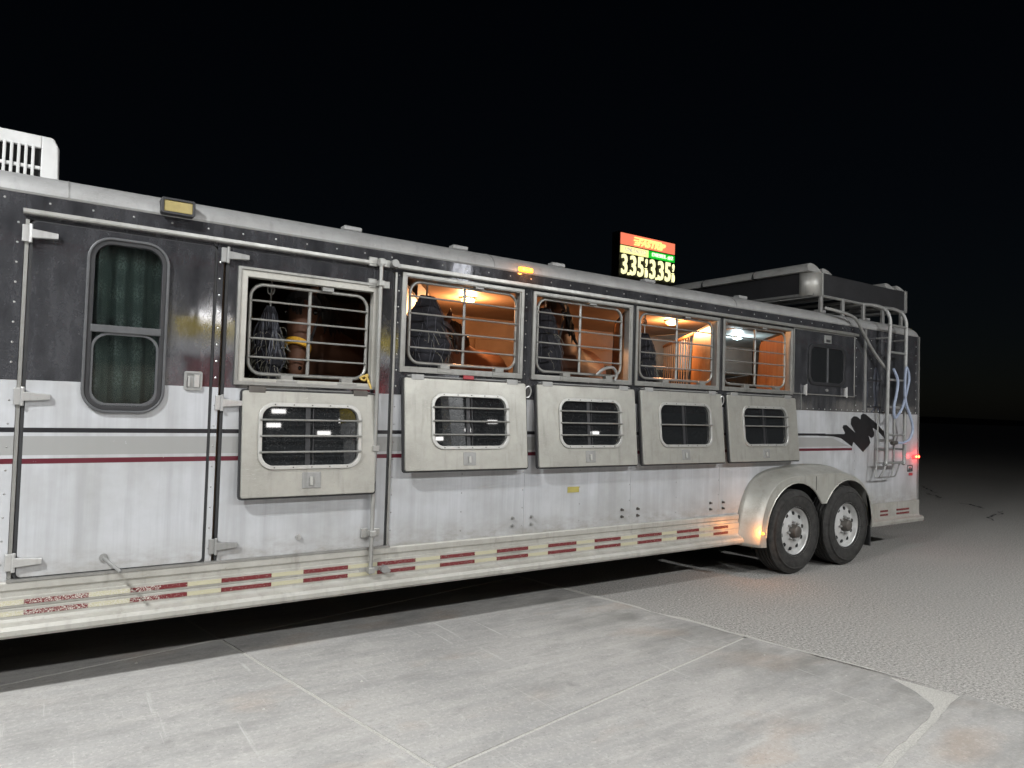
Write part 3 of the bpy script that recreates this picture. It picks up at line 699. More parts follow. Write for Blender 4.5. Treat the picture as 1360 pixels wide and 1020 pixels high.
# ---- exterior lamps of the trailer
pl = MB().plate(rrect(.537, .70, 2.44, 2.524, .01, 3), rrect(.55, .687, 2.453, 2.511, .006, 3), -.055, .03).build('porch_lamp', M['black_plastic'], T, bevel=.003)
MB().box(.549, .688, -.05, .01, 2.452, 2.512).build('lens', M['yellow_lens'], pl, bevel=.004)
def point(name, loc, c, e, r, parent):
    l = bpy.data.lights.new(name, 'POINT'); l.color = c; l.energy = e; l.shadow_soft_size = r
    o = bpy.data.objects.new(name, l); col.objects.link(o); o.parent = parent; o.location = loc
    if 'root_loc' in parent: o.matrix_parent_inverse = Matrix.Translation(-Vector(parent['root_loc']))
    return o
mk = MB().box(2.822, 2.944, -.02, .03, 2.446, 2.48).build('marker_lamp', M['amber_glass'], T, bevel=.008)
for x in (2.852, 2.914): MB().cyl((x, 0, 2.463), .011, -.026, -.018, 10).build('bulb', M['amber_on'], mk)
point('marker_light', (2.883, -.06, 2.46), (1, .3, .04), 1.0, .02, mk)
mk = MB().box(8.325, 8.455, -.03, 0, 1.05, 1.086).build('marker_lamp', M['red_on'], T, bevel=.008)
for x in (8.365, 8.42): MB().cyl((x, 0, 1.068), .012, -.036, -.028, 10).build('bulb', M['red_core'], mk)
point('marker_light', (8.4, -.07, 1.07), (1, .04, .04), 1.3, .02, mk)

# ---- wheels and fender
AX = (5.845, 6.68); WR = .38; WC = GZ+WR-.004
def wheel(x):
    y0 = -.205; c = (x, y0, WC)
    rim = MB().lathe([(.222, -.004), (.226, .002), (.218, .012), (.205, .02), (.2, .045), (.192, .058), (.178, .060), (.165, .05), (.14, .042), (.10, .04), (.09, .034), (.06, .034)], c, 48).build('wheel', M['steel_wheel'], T, smooth=True)
    ty = [(.21, .012), (.222, -.002), (.25, -.012), (.30, -.014), (.34, -.006), (.362, .008), (.372, .02)]
    for k, yy in enumerate((.05, .085, .12, .155)):
        ty += [(.379, yy-.028), (.379, yy-.006), (.364, yy-.0055), (.364, yy+.005)]
    ty += [(.379, .165), (.379, .18), (.37, .2), (.34, .215), (.25, .222), (.21, .2)]
    t = MB().lathe(ty, c, 72)
    t.build('tyre', M['tyre'], rim, smooth=True)
    MB().lathe([(.335, -.0155), (.328, -.0185), (.320, -.0155)], c, 64).build('sidewall_rib', M['tyre'], rim, smooth=True)
    for k in range(10):
        a = 2*PI*k/10+.2
        q = (x+.158*math.cos(a), y0, WC+.158*math.sin(a))
        MB().cyl(q, .019, .0435, .056, 12).build('hole_shade_disc', M['dark_void'], rim)  # solid near-black disc paints the shade of a hole
    for k in range(8):
        a = 2*PI*k/8+.1; q = (x+.082*math.cos(a), y0, WC+.082*math.sin(a))
        MB().lathe([(.012, .04), (.012, .012), (.008, .006), (.0001, .006)], q, 6).build('lug_nut', M['galv'], rim)
    MB().lathe([(.066, .04), (.058, .0), (.052, -.02), (.035, -.03), (.0001, -.032)], c, 24).build('hub', M['hub_dark'], rim, smooth=True)
    MB().lathe([(.2, .09), (.2, .19), (.05, .19)], c, 32).build('brake_drum', M['dark_void'], rim)
for x in AX: wheel(x)
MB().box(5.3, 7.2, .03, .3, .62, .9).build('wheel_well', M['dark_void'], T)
MB().tube([(AX[0], -.05, WC), (AX[0], W+.05, WC)], .035, 10).tube([(AX[1], -.05, WC), (AX[1], W+.05, WC)], .035, 10).build('axle', M['hub_dark'], T)
# tandem fender: outer plate with scalloped lower edge, swept top
def arcpts(cx, cz, r, a0, a1, n): return [(cx+r*math.cos(a0+(a1-a0)*k/n), cz+r*math.sin(a0+(a1-a0)*k/n)) for k in range(n+1)]
top = smooth_path([(5.30, 0, .335), (5.315, 0, .46), (5.355, 0, .62), (5.435, 0, .78), (5.56, 0, .885), (5.74, 0, .935), (6.0, 0, .95), (6.26, 0, .955), (6.55, 0, .95), (6.82, 0, .905), (6.98, 0, .81), (7.075, 0, .67), (7.12, 0, .5), (7.125, 0, .385)], 5)
AR = .455
low = arcpts(AX[1], WC-.01, AR, math.radians(-8), math.radians(147), 18)+arcpts(AX[0], WC-.01, AR, math.radians(33), math.radians(193), 14)
low = [q for q in low]
low[0] = (7.105, .385); low[-1] = (5.40, .33)
oy = -.215
def flare(q, k):       # top edge near the wall is larger
    return q
b = MB(); nT = 40
def resample(P, n):
    P = [Vector((q[0], q[-1])) for q in P]; L = [0]
    for i in range(1, len(P)): L.append(L[-1]+(P[i]-P[i-1]).length)
    out = []
    for k in range(n+1):
        d = L[-1]*k/n; i = max(j for j in range(len(L)) if L[j] <= d+1e-9); i = min(i, len(P)-2)
        t = (d-L[i])/max(1e-9, L[i+1]-L[i]); out.append(P[i].lerp(P[i+1], t))
    return out
tp = resample(top, 80)
cen = Vector((6.22, .42))
rows = []
for (off, y) in ((.075, .004), (.055, -.04), (.035, -.10), (.02, -.15), (.006, -.19), (-.006, oy+.006), (-.022, oy)):
    rows.append([(q.x+(q-cen).normalized().x*off, y, q.y+((q-cen).normalized().y*off if q.y > .5 else 0)) for q in tp])
n = len(tp)
for r in rows: b.v += r
for i in range(len(rows)-1):
    for k in range(n-1): b.f.append((i*n+k, i*n+k+1, (i+1)*n+k+1, (i+1)*n+k))
fo = b.build('fender', M['fender_alu'], T, smooth=True)
s_ = fo.modifiers.new('thick', 'SOLIDIFY'); s_.thickness = .004
inner_top = [(r[0], r[2]) for r in rows[-1]]
pol = inner_top+low
MB().prism(pol, oy, oy+.012).build('fender_face', M['fender_alu'], fo)
lip = [(q[0], oy-.002, q[1]) for q in low[1:-1]]
MB().tube(lip, .006, 6).build('fender_lip', M['fender_alu'], fo, smooth=True)
MB().box(6.13, 6.136, oy-.002, oy, .80, .93).build('fender_seam', M['black_plastic'], fo)
fl = MB().lathe([(.016, 0), (.015, -.01), (.008, -.017), (.0001, -.018)], (5.345, oy+.012, .455), 14).build('marker_lamp', M['amber_glass'], T, smooth=True)
MB().cyl((5.345, oy-.003, .455), .008, -.008, 0, 10).build('bulb', M['amber_on'], fl)
point('marker_light', (5.28, oy-.02, .47), (1, .33, .04), 2.2, .015, fl)
MB().box(7.10, 7.116, -.2, -.01, .20, .40).build('mud_flap', M['rubber'], T)

# ---- ladder and roof rack
ly = -.125
Ld = MB().tube(smooth_path([(7.50, ly, 1.0), (7.545, ly, 1.08), (7.55, ly, 1.6), (7.565, ly, 2.1), (7.59, ly, 2.45), (7.59, ly+.01, 2.58), (7.565, ly+.06, 2.67), (7.5, ly+.17, 2.715), (7.42, .2, 2.72), (7.42, .45, 2.72)], 6), .019, 10).build('ladder', M['galv'], T, smooth=True)
MB().tube(smooth_path([(7.89, ly, 1.0), (7.91, ly, 1.08), (7.915, ly, 1.6), (7.92, ly, 2.1), (7.925, ly, 2.45), (7.925, ly+.01, 2.58), (7.9, ly+.06, 2.67), (7.85, ly+.17, 2.715), (7.80, .2, 2.72), (7.80, .45, 2.72)], 6), .019, 10).build('ladder_rail', M['galv'], Ld, smooth=True)
for z in (2.49, 2.2, 1.905, 1.613, 1.316, 1.02): MB().tube([(7.55, ly, z), (7.92, ly, z)], .013, 8).build('rung', M['galv'], Ld, smooth=True)
MB().tube(smooth_path([(7.42, ly+.03, 1.54), (7.415, ly+.03, 1.1), (7.39, ly+.03, .9), (7.41, ly+.03, .868), (7.6, ly+.03, .866), (7.75, ly+.03, .868), (7.81, ly+.03, .9), (7.88, ly+.03, 1.02)], 5), .008, 8).tube(smooth_path([(7.54, ly, 1.05), (7.50, ly, .95), (7.44, ly+.01, .875)], 5), .012, 8).tube(smooth_path([(7.73, ly+.02, 1.5), (7.735, ly+.02, 1.05), (7.69, ly+.02, .875)], 5), .01, 8).tube([(7.42, ly+.03, 1.02), (7.88, ly+.03, 1.02)], .009, 8).build('fold_down_step', M['galv'], Ld, smooth=True)
for z in (1.16, 2.35):
    for x in (7.55, 7.915): MB().tube([(x, ly, z), (x, .0, z)], .01, 8).build('standoff', M['galv'], Ld)
RX0, RX1, RY0, RY1, RZ0, RZ1 = 6.50, 8.35, .10, 2.15, 2.725, 2.952
loop = [(x, y, RZ0) for x, y in ((RX0+.1, RY0), (RX1, RY0), (RX1, RY1), (RX0+.1, RY1), (RX0, RY1-.1), (RX0, RY0+.1))]
RK = MB().tube(loop, .016, 8, closed=True).build('roof_rack', M['galv'], T)
for x in (6.66, 7.055, 7.455, 7.85, 8.25):
    for y in (RY0, RY1): MB().box(x-.02, x+.02, y-.016, y+.016, 2.53, RZ0+.012).build('leg', M['galv'], RK, bevel=.004)
for x in (6.55, 6.9, 7.25, 7.6, 7.95, 8.3): MB().box(x-.02, x+.02, RY0, RY1, RZ0-.012, RZ0+.012).build('slat', M['galv'], RK)
MB().box(RX0+.17, RX1-.05, RY0-.012, RY0+.004, RZ0+.012, RZ1).build('side_panel', M['black_vinyl'], RK)
MB().box(RX0-.004, RX0+.012, RY0+.12, RY1-.1, RZ0+.012, RZ1).build('side_panel', M['black_vinyl'], RK)
MB().box(RX0+.2, RX1-.05, RY1-.004, RY1+.012, RZ0+.012, RZ1).build('side_panel', M['black_vinyl'], RK)
MB().box(RX1-.01, RX1+.006, RY0+.05, RY1-.05, RZ0+.012, RZ1).build('side_panel', M['black_vinyl'], RK)
cp = []
for k in range(13):
    t = PI+PI/2*k/12; cp.append((RX0+.10+.112*math.cos(t), RY0+.10+.112*math.sin(t)))
b = MB(); cp = [(RX0-.012, RY0+.13)]+cp+[(RX0+.165, RY0-.012)]
for z in (RZ0-.005, RZ1+.004): b.v += [(x, y, z) for x, y in cp]
n = len(cp); b.f = [(k, k+1, n+k+1, n+k) for k in range(n-1)]
o = b.build('corner_post', M['brushed'], RK, smooth=True); s_ = o.modifiers.new('thick', 'SOLIDIFY'); s_.thickness = .006
MB().box(RX0+.155, RX0+.178, RY0-.022, RY0, RZ0, RZ1+.006).build('corner_post', M['galv'], RK, bevel=.003)
MB().box(RX1-.05, RX1, RY0-.02, RY0+.02, RZ0-.01, RZ1+.012).build('corner_post', M['galv'], RK, bevel=.003)
for k in range(8): rivet(rl, 0, 0) if False else None
# half-round covers lying across the rack
def half_round(x, y0, y1, r, z, name, parent):
    b = MB(); L = [y0, y1]; n = 12
    for yi, y in enumerate(L):
        for k in range(n+1):
            t = PI*k/n; b.v.append((x-r*math.cos(t), y+(.05*math.sin(t) if yi == 0 else 0), z+r*.85*math.sin(t)))
    m = n+1
    b.f = [(k, k+1, m+k+1, m+k) for k in range(n)]+[tuple(range(m)), tuple(range(m, 2*m))[::-1], (0, m, 2*m-1, n)]
    return b.build(name, M['galv_pale'], parent, smooth=True)
for x in (6.56, 8.02):
    c_ = half_round(x, .10, 2.1, .115 if x < 7 else .085, RZ1+.004, 'roll_cover', RK)
    half_round(x+.19, .08, 2.1, .075, RZ1+.004, 'roll_cover', RK)
    for y in (.75, 1.45):
        half_round(x, y, y+.035, .1185, RZ1+.004, 'strap', c_).data.materials[0] = M['dark_strap'] if x < 7 else M['galv_pale']
# ---- air conditioner
ay, ax0, ax1, az0, az1 = .86, -.85, .10, 2.60, 3.0
AC = MB().prism([(ax0, az0), (ax1+.012, az0), (ax1+.004, az1-.06), (ax1-.025, az1), (ax0+.04, az1+.01), (ax0, az1-.05)], ay+.03, ay+.75).build('air_conditioner', M['white_plastic'], T, bevel=.015)
x = ax1-.098
MB().prism([(ax1-.085, az0), (ax1+.010, az0), (ax1-.004, az1-.06), (ax1-.03, az1-.014), (ax1-.085, az1-.012)], ay, ay+.03).box(ax0+.02, ax1-.0855, ay, ay+.03, az1-.085, az1-.012).box(ax0+.02, ax1-.085, ay+.006, ay+.03, 2.79, 2.812).box(ax0+.02, ax1-.085, ay, ay+.03, az0, 2.68).build('cover', M['white_plastic'], AC, bevel=.006)
MB().box(ax0+.03, ax1-.07, ay+.024, ay+.029, 2.66, 2.93).build('grille_backing', M['dark_void'], AC)
while x > ax0+.05:
    x -= .034
    MB().box(x, x+.016, ay-.004, ay+.024, 2.67, 2.925).build('fin', M['white_plastic'], AC, bevel=.004)

# ---- dividers and lamps inside
SL = math.radians(35); sd = Vector((math.sin(SL), math.cos(SL), 0))
def divider(x0, depth_top, depth_bot, mat):
    p = Vector((x0, .062, 0)); nn = Vector((sd.y, -sd.x, 0))*.012
    def q(d, z, s): r = p+sd*d+nn*s; return (r.x, r.y, z)
    b = MB(); prof = [(0, .75), (depth_bot, .75), (depth_top, 2.22), (depth_top-.05, 2.27), (0, 2.29)]
    b.v = [q(d, z, -1) for d, z in prof]+[q(d, z, 1) for d, z in prof]
    n = len(prof); b.f = [tuple(range(n)), tuple(range(n, 2*n))[::-1]]+[(i, (i+1) % n, n+(i+1) % n, n+i) for i in range(n)]
    dv = b.build('stall_divider', M[mat], T)
    e = [q(d, z, 0) for d, z in prof[1:]]
    MB().tube([e[0], e[1], e[2], e[3]], .017, 8).build('edge_trim', M['rubber'], dv)
    # padded body section further back
    for z0, z1 in ((.8, 1.25 if x0 < 6 else 1.93), ):
        P = [(depth_bot+.05, z0), (2.3, z0), (2.3, z1), (depth_bot+.05, z1)]; b = MB()
        b.v = [q(d, z, -2) for d, z in P]+[q(d, z, 2) for d, z in P]; b.f = [(0, 1, 2, 3), (7, 6, 5, 4)]+[(i, (i+1) % 4, 4+(i+1) % 4, 4+i) for i in range(4)]
        b.build('divider_pad', M['mat_black'], dv, bevel=.01)
    return dv, q
for x0 in (1.95, 2.955, 3.945, 4.99, 6.03):
    dv, q = divider(x0, .72, .98, 'divider_panel')
    if x0 == 1.95:
        P = [(.72, .75), (2.62, .75), (2.62, 2.41), (.72, 2.41)]; b = MB()
        b.v = [q(d, z, -.6) for d, z in P]+[q(d, z, .6) for d, z in P]; b.f = [(0, 1, 2, 3), (7, 6, 5, 4)]+[(i, (i+1) % 4, 4+(i+1) % 4, 4+i) for i in range(4)]
        b.build('light_block_partition', M['stall_shade_brown'], dv)  # full-depth panel added to block lamp light from the first stall
    if x0 == 4.99:
        MB().tube([q(.70, 2.27, 0), q(2.2, 2.27, 0)], .018, 8).build('grate_rail', M['divider_panel'], dv)
        MB().tube([q(.85, 1.5, 0), q(2.2, 1.5, 0)], .018, 8).build('grate_rail', M['divider_panel'], dv)
        for k in range(12):
            d = .90+k*.115; MB().tube([q(d+.1 if k < 1 else d, 1.5, 0), q(d, 2.27, 0)], .0048, 8).build('bar', M['ceiling_cream'], dv)
    MB().tube([q(1.0, 1.62, 1), q(2.35, 1.62, 1)], .022, 8).build('divider_rail', M['hub_dark'], dv)
def dome(x, y, mat, c, e, label=None):
    d = MB().lathe([(.075, 2.4245), (.075, 2.412), (.064, 2.408)], (x, y, 0), 24, 'z').build('dome_lamp', M['chrome'], T, smooth=True)
    MB().lathe([(.064, 2.411), (.057, 2.392), (.035, 2.38), (.0001, 2.375)], (x, y, 0), 24, 'z').build('lens', M[mat], d, smooth=True)
    point('dome_light', (x, y, 2.33), c, e, .05, d)
dome(3.12, 1.18, 'dome_warm', (1, .48, .21), 46)
dome(5.40, .95, 'dome_warm', (1, .47, .20), 44)
dome(6.95, 1.35, 'dome_cool', (.75, .95, 1), 11)
MB().box(6.9, XR-.05, W-.022, W-.017, 2.04, 2.42).build('white_lining', M['white_plastic'], T)
MB().box(6.35, XR-.05, .9, W-.03, 2.418, 2.4235).build('white_lining', M['white_plastic'], T)

# ------------------------------------------------------------------ horses
def remesh_obj(b, name, voxel, mat, smooth_it=6):
    me = b.mesh(name); t = bpy.data.objects.new('tmp', me); col.objects.link(t)
    r = t.modifiers.new('r', 'REMESH'); r.mode = 'VOXEL'; r.voxel_size = voxel
    s = t.modifiers.new('s', 'SMOOTH'); s.factor = .5; s.iterations = smooth_it
    dg = bpy.context.evaluated_depsgraph_get(); out = bpy.data.meshes.new_from_object(t.evaluated_get(dg))
    bpy.data.objects.remove(t); bpy.data.meshes.remove(me)
    out.name = name; out.materials.clear(); out.materials.append(mat); out.shade_smooth(); return out
def horse(loc, heading, poll, head_pitch, head_yaw, coat, label, halter, size=1.0):
    H = bpy.data.objects.new('horse', None); col.objects.link(H); H.location = loc; H.rotation_euler = (0, 0, heading); H.scale = (size, size, size)
    tag(H, label, 'horse', 'horses inside the trailer')
    X = (1, 0, 0); b = MB()
    b.loft([((-.78, 0, 1.16), .10, .13, X), ((-.70, 0, 1.15), .21, .23, X), ((-.52, 0, 1.13), .27, .28, X), ((-.25, 0, 1.08), .27, .29, X), ((0, 0, 1.05), .285, .31, X), ((.22, 0, 1.06), .27, .32, X), ((.42, 0, 1.09), .235, .31, X), ((.58, 0, 1.09), .18, .25, X), ((.68, 0, 1.09), .09, .15, X)], 18)
    pz = Vector(poll); n0 = Vector((.40, 0, 1.16)); rings = []
    for t, hw, hh in ((0, .15, .27), (.3, .12, .21), (.6, .095, .165), (.85, .08, .13), (1.02, .07, .10)):
        c = n0.lerp(pz, t)+Vector((0, 0, .05*math.sin(PI*t))); rings.append((c, hw, hh, pz-n0))
    b.loft(rings)
    hd = Vector((math.cos(head_pitch)*math.cos(head_yaw), math.cos(head_pitch)*math.sin(head_yaw), -math.sin(head_pitch)))
    hs = Vector((-math.sin(head_yaw), math.cos(head_yaw), 0)); hu = hd.cross(hs)*-1
    hu = hs.cross(hd)*-1; 
    hu = hd.cross(hs); hu = hu if hu.z > 0 or hu.dot(Vector((1, 0, 0))) > 0 else -hu
    h0 = pz-hd*.05
    b.loft([(h0+hd*l, hw, hh, hd) for l, hw, hh in ((0, .07, .09), (.08, .085, .115), (.18, .10, .128), (.28, .082, .112), (.38, .062, .088), (.47, .055, .072), (.54, .058, .066), (.59, .048, .05), (.61, .03, .03))])
    for s in (-1, 1):
        e0 = h0+hd*.035+hs*.055*s+hu*.06; e1 = e0-hd*.13+hs*.03*s+hu*.05
        m_ = e0.lerp(e1, .45)+hs*.012*s
        b.tube([e0, m_, e1], [.028, .03, .005], 8)
    for x, y, front in ((.42, .14, 1), (.42, -.14, 1), (-.58, .15, 0), (-.58, -.15, 0)):
        if front: L = [(x, y, .98, .10), (x+.01, y, .75, .075), (x+.015, y, .50, .055), (x+.015, y, .46, .056), (x+.01, y, .25, .036), (x+.01, y, .13, .044), (x+.04, y, .06, .05), (x+.05, y, .012, .062)]
        else: L = [(x, y, 1.02, .16), (x+.05, y, .78, .12), (x-.02, y, .62, .075), (x-.09, y, .52, .06), (x-.09, y, .47, .055), (x-.06, y, .25, .04), (x-.06, y, .13, .046), (x-.03, y, .06, .052), (x-.02, y, .012, .064)]
        b.tube([(q[0], q[1], q[2]) for q in L], [q[3] for q in L], 12)
    me = remesh_obj(b, 'body', .017, M[coat]); body = bpy.data.objects.new('body', me); col.objects.link(body); body.parent = H
    for s in (-1, 1):
        q = h0+hd*.165+hs*.092*s+hu*.055
        MB().lathe([(.0001, -.02), (.012, -.016), (.02, 0), (.012, .016), (.0001, .02)], q, 12).build('eye', M['eye_black'], body, smooth=True)
        q = h0+hd*.555+hs*.042*s+hu*.03
        MB().lathe([(.0001, -.014), (.012, -.008), (.014, 0), (.010, .010), (.0001, .014)], q, 10).build('nostril', M['eye_black'], body, smooth=True)
    # mane, forelock and tail as lock strips
    b = MB()
    for k in range(60):
        t = random.uniform(.05, 1.0); c = n0.lerp(pz, t)+Vector((0, 0, .05*math.sin(PI*t)))
        hh = .27+(.10-.27)*min(1, t*1.05); nd = (pz-n0).normalized(); upv = Vector((-nd.z, 0, nd.x))
        r = c+upv*(hh-.012); l = random.uniform(.14, .26)
        b.tube([r, r+Vector((random.uniform(-.03, .03), .05+random.uniform(0, .03), .0)), r+Vector((random.uniform(-.05, .05), .105, -l*.5)), r+Vector((random.uniform(-.05, .05), .11, -l))], [.012, .014, .012, .003], 5)
    for k in range(14):
        r = h0+hd*random.uniform(-.02, .05)+hu*.10+hs*random.uniform(-.03, .03)
        b.tube([r, r+hd*.08+hu*.035, r+hd*.18+hu*.02+hs*random.uniform(-.03, .03)], [.01, .01, .003], 5)
    b.build('mane', M['mane'], H, smooth=True)
    b = MB()
    for k in range(26):
        y = random.uniform(-.04, .04); b.tube([(-.76, y*.4, 1.26), (-.85, y*.7, 1.15), (-.87+random.uniform(-.03, .03), y, .8), (-.84+random.uniform(-.04, .04), y*1.3, .4+random.uniform(-.1, .1))], [.014, .018, .016, .004], 5)
    b.build('tail', M['mane'], H, smooth=True)
    if halter:
        for l, mt in ((.40, halter), (.09, 'halter_dark')):
            hw, hh = ((.079, .107) if l > .2 else (.106, .142)); b = MB(); n = 28
            for rr, dl in ((.9, -.022), (1.04, -.022), (1.04, .022), (.9, .022)):
                for k in range(n):
                    t = 2*PI*k/n; b.v.append(tuple(h0+hd*(l+dl)+hs*hw*rr*math.cos(t)+hu*hh*rr*math.sin(t)))
            for i in range(4):
                for k in range(n): b.f.append((i*n+k, i*n+(k+1) % n, ((i+1) % 4)*n+(k+1) % n, ((i+1) % 4)*n+k))
            b.build('halter_band', M[mt], H)
        b = MB()
        for s in (-1, 1): b.tube([h0+hd*.40+hs*.07*s, h0+hd*.25+hs*.09*s, h0+hd*.09+hs*.098*s-hu*.02], .009, 6)
        b.build('halter_strap', M['halter_dark'], H)
    return H
FZ = .62
def stand(mx, my, hdg, poll, pitch, yaw, size=1.0):       # muzzle at (mx,my): find the origin
    L = size*(poll[0]+math.cos(pitch)*.55*math.cos(yaw)); S = size*math.cos(pitch)*.55*math.sin(yaw)
    d = Vector((math.cos(hdg), math.sin(hdg))); s = Vector((-d.y, d.x)); return (mx-d.x*L-s.x*S, my-d.y*L-s.y*S, FZ)
hd1 = math.atan2(-.78, -.62)
P1 = (.88, 0, 1.52)
horse(stand(1.36, .30, hd1, P1, 1.15, .12), hd1, P1, 1.15, .12, 'coat_bay', 'bay horse with a yellow noseband looking out of the first stall window', 'halter_yellow')
hd2 = math.atan2(-.70, -.71); P2 = (.90, 0, 1.43)
horse(stand(2.37, .33, hd2, P2, 1.0, .25, 1.0), hd2, P2, 1.0, .25, 'coat_chestnut', 'horse with a pricked ear and lamplit brown back behind a hay net', 'halter_dark', 1.0)
P3 = (.90, 0, 1.62)
hd3 = math.atan2(-.66, -.75)
horse(stand(3.33, .30, hd3, P3, 1.05, .1, 1.06), hd3, P3, 1.05, .1, 'coat_dark', 'dark brown horse in the third stall, its head hidden by a hay net', 'halter_dark', 1.06)

# ------------------------------------------------------------------ hay nets
def hay_net(x, y, ztop, zbot, rx, ry, label, loose):
    N = thing('hay_net', (x, y, ztop), label, 'hay net', 'hay nets hanging in the windows')
    b = MB(); n = 16; m = 12; prof = []
    for j in range(m+1):
        t = j/m; r = math.sin(PI*min(1, .06+t*.94))**.6*(.75+.35*t); prof.append((ztop-.12-(ztop-.12-zbot)*t, r))
    for z, r in prof:
        for k in range(n):
            a = 2*PI*k/n; w_ = 1+.45*mnoise.noise(Vector((math.cos(a)*1.5, math.sin(a)*1.5, z*6+x)))
            b.v.append((x+rx*r*w_*math.cos(a), y+ry*r*w_*math.sin(a), z))
    for j in range(m):
        for k in range(n): b.f.append((j*n+k, j*n+(k+1) % n, (j+1)*n+(k+1) % n, (j+1)*n+k))
    b.f += [tuple(range(n)), tuple(m*n+k for k in range(n))[::-1]]
    b.build('bag', M['net_navy'], N, smooth=True)
    b = MB()
    for k in range(5):
        for sgn in (-1, 1):
            pts = []
            for j in range(m+1):
                z, r = prof[j]; a = 2*PI*k/5+sgn*j*.22+.5*mnoise.noise(Vector((k*3.1, j*.8, x*5+sgn)))
                w_ = 1.05+.45*mnoise.noise(Vector((math.cos(a)*1.5, math.sin(a)*1.5, z*6+x)))
                pts.append((x+rx*r*w_*math.cos(a), y+ry*r*w_*math.sin(a), z))
            b.tube(pts, .002, 4)
    b.build('netting', M['net_strand'], N)
    b = MB()
    for k in range(30 if x < 1.5 else 13):
        a = random.uniform(PI*.8, PI*2.2); pts = []; j0 = random.randint(1, 5); da = random.uniform(-.08, .08)
        for j in range(j0, min(m, j0+random.randint(4, 8))):
            z, r = prof[j]; a += da+random.uniform(-.09, .09); w_ = 1.08+.45*mnoise.noise(Vector((math.cos(a)*1.5, math.sin(a)*1.5, z*6+x)))
            pts.append((x+rx*r*w_*math.cos(a), y+ry*r*w_*math.sin(a), z))
        b.tube(pts, .0013, 3)
    tag(b.build('frayed_strands', M['net_pale'], N), kind='stuff')
    b = MB()
    for k in range(loose):
        a = random.uniform(0, 2*PI); j = random.randint(3, m-1); z, r = prof[j]
        q = Vector((x+rx*r*1.0*math.cos(a), y+ry*r*1.0*math.sin(a), z)); d = Vector((math.cos(a)*rx, math.sin(a)*ry, -.05)).normalized()
        e = q+d*random.uniform(.015, .05)+Vector((random.uniform(-.03, .03), random.uniform(-.02, .02), random.uniform(-.08, .02)))
        b.tube([q, q.lerp(e, .5)+Vector((random.uniform(-.01, .01), 0, .01)), e], .0013, 3)
    tag(b.build('hay_stalks', M['hay'], N), kind='stuff')
    MB().tube([(x, y, ztop-.14), (x+.004, y, ztop+.02), (x, y-.004, ztop+.06)], .006, 6).tube([(x+.02*math.cos(t*PI/6), y, ztop-.02+.028*math.sin(t*PI/6)) for t in range(12)], .005, 6, closed=True).build('cord', M['frame_alu'], N, smooth=True)
    return N
hay_net(1.17, .17, 2.16, 1.56, .085, .08, 'navy hay net with pale frayed strands in the first stall window', 140)
hay_net(2.20, .17, 2.34, 1.46, .185, .10, 'dark hay net in front of the prick-eared horse', 90)
hay_net(3.20, .17, 2.36, 1.45, .16, .10, 'narrow dark hay net hanging by a silver snap in the middle window', 60)
hay_net(4.26, .19, 2.26, 1.55, .13, .10, 'dark hay net with hay spilling out before the barred divider', 160)
# yellow twine tied to the first grille and a rope over the third one
P = smooth_path([(1.70, .015, 1.645), (1.725, .0, 1.66), (1.705, -.005, 1.625), (1.68, .0, 1.64), (1.71, -.012, 1.65), (1.728, -.03, 1.60), (1.735, -.036, 1.575)], 5)
tag(MB().tube(P, .007, 6).build('rope', M['rope_yellow'], smooth=True), 'yellow twine knotted round the corner of the first window grille', 'rope')
P = smooth_path([(3.58, .0, 1.755), (3.62, -.03, 1.80), (3.70, -.04, 1.815), (3.75, -.035, 1.77), (3.735, -.03, 1.715)], 6)
tag(MB().tube(P, .012, 8).build('lead_rope', M['galv'], smooth=True), 'short pale rope looped over the bottom of the middle window grille', 'rope')

# ------------------------------------------------------------------ hoses on the ladder
P = smooth_path([(6.6, .02, 2.585), (6.75, -.05, 2.555), (6.99, -.075, 2.51), (7.16, -.07, 2.375), (7.37, -.06, 2.205), (7.54, -.08, 2.06), (7.6, -.10, 2.01)], 8)
tag(MB().tube(P, .016, 8).build('conduit_pipe', M['galv'], smooth=True), 'bent grey pipe sloping from the roof down to the ladder', 'pipe')
P = smooth_path([(7.60, -.16, 2.02), (7.68, -.165, 1.90), (7.665, -.16, 1.75), (7.63, -.155, 1.62), (7.66, -.15, 1.5), (7.80, -.15, 1.6), (7.86, -.16, 1.75), (7.915, -.165, 1.93), (7.86, -.165, 2.05), (7.83, -.165, 1.9), (7.85, -.165, 1.68), (7.97, -.165, 1.49), (8.005, -.165, 1.38), (7.95, -.165, 1.28), (7.85, -.155, 1.236), (7.70, -.15, 1.235)], 7)
hs_ = MB().tube(P, .014, 8).build('water_hose', M['hose_blue'], smooth=True)
tag(hs_, 'pale blue water hose looped through the rear ladder', 'hose')
MB().tube([(7.70, -.15, 1.235), (7.60, -.148, 1.232)], .02, 8).build('hose_fitting', M['hub_dark'], hs_)

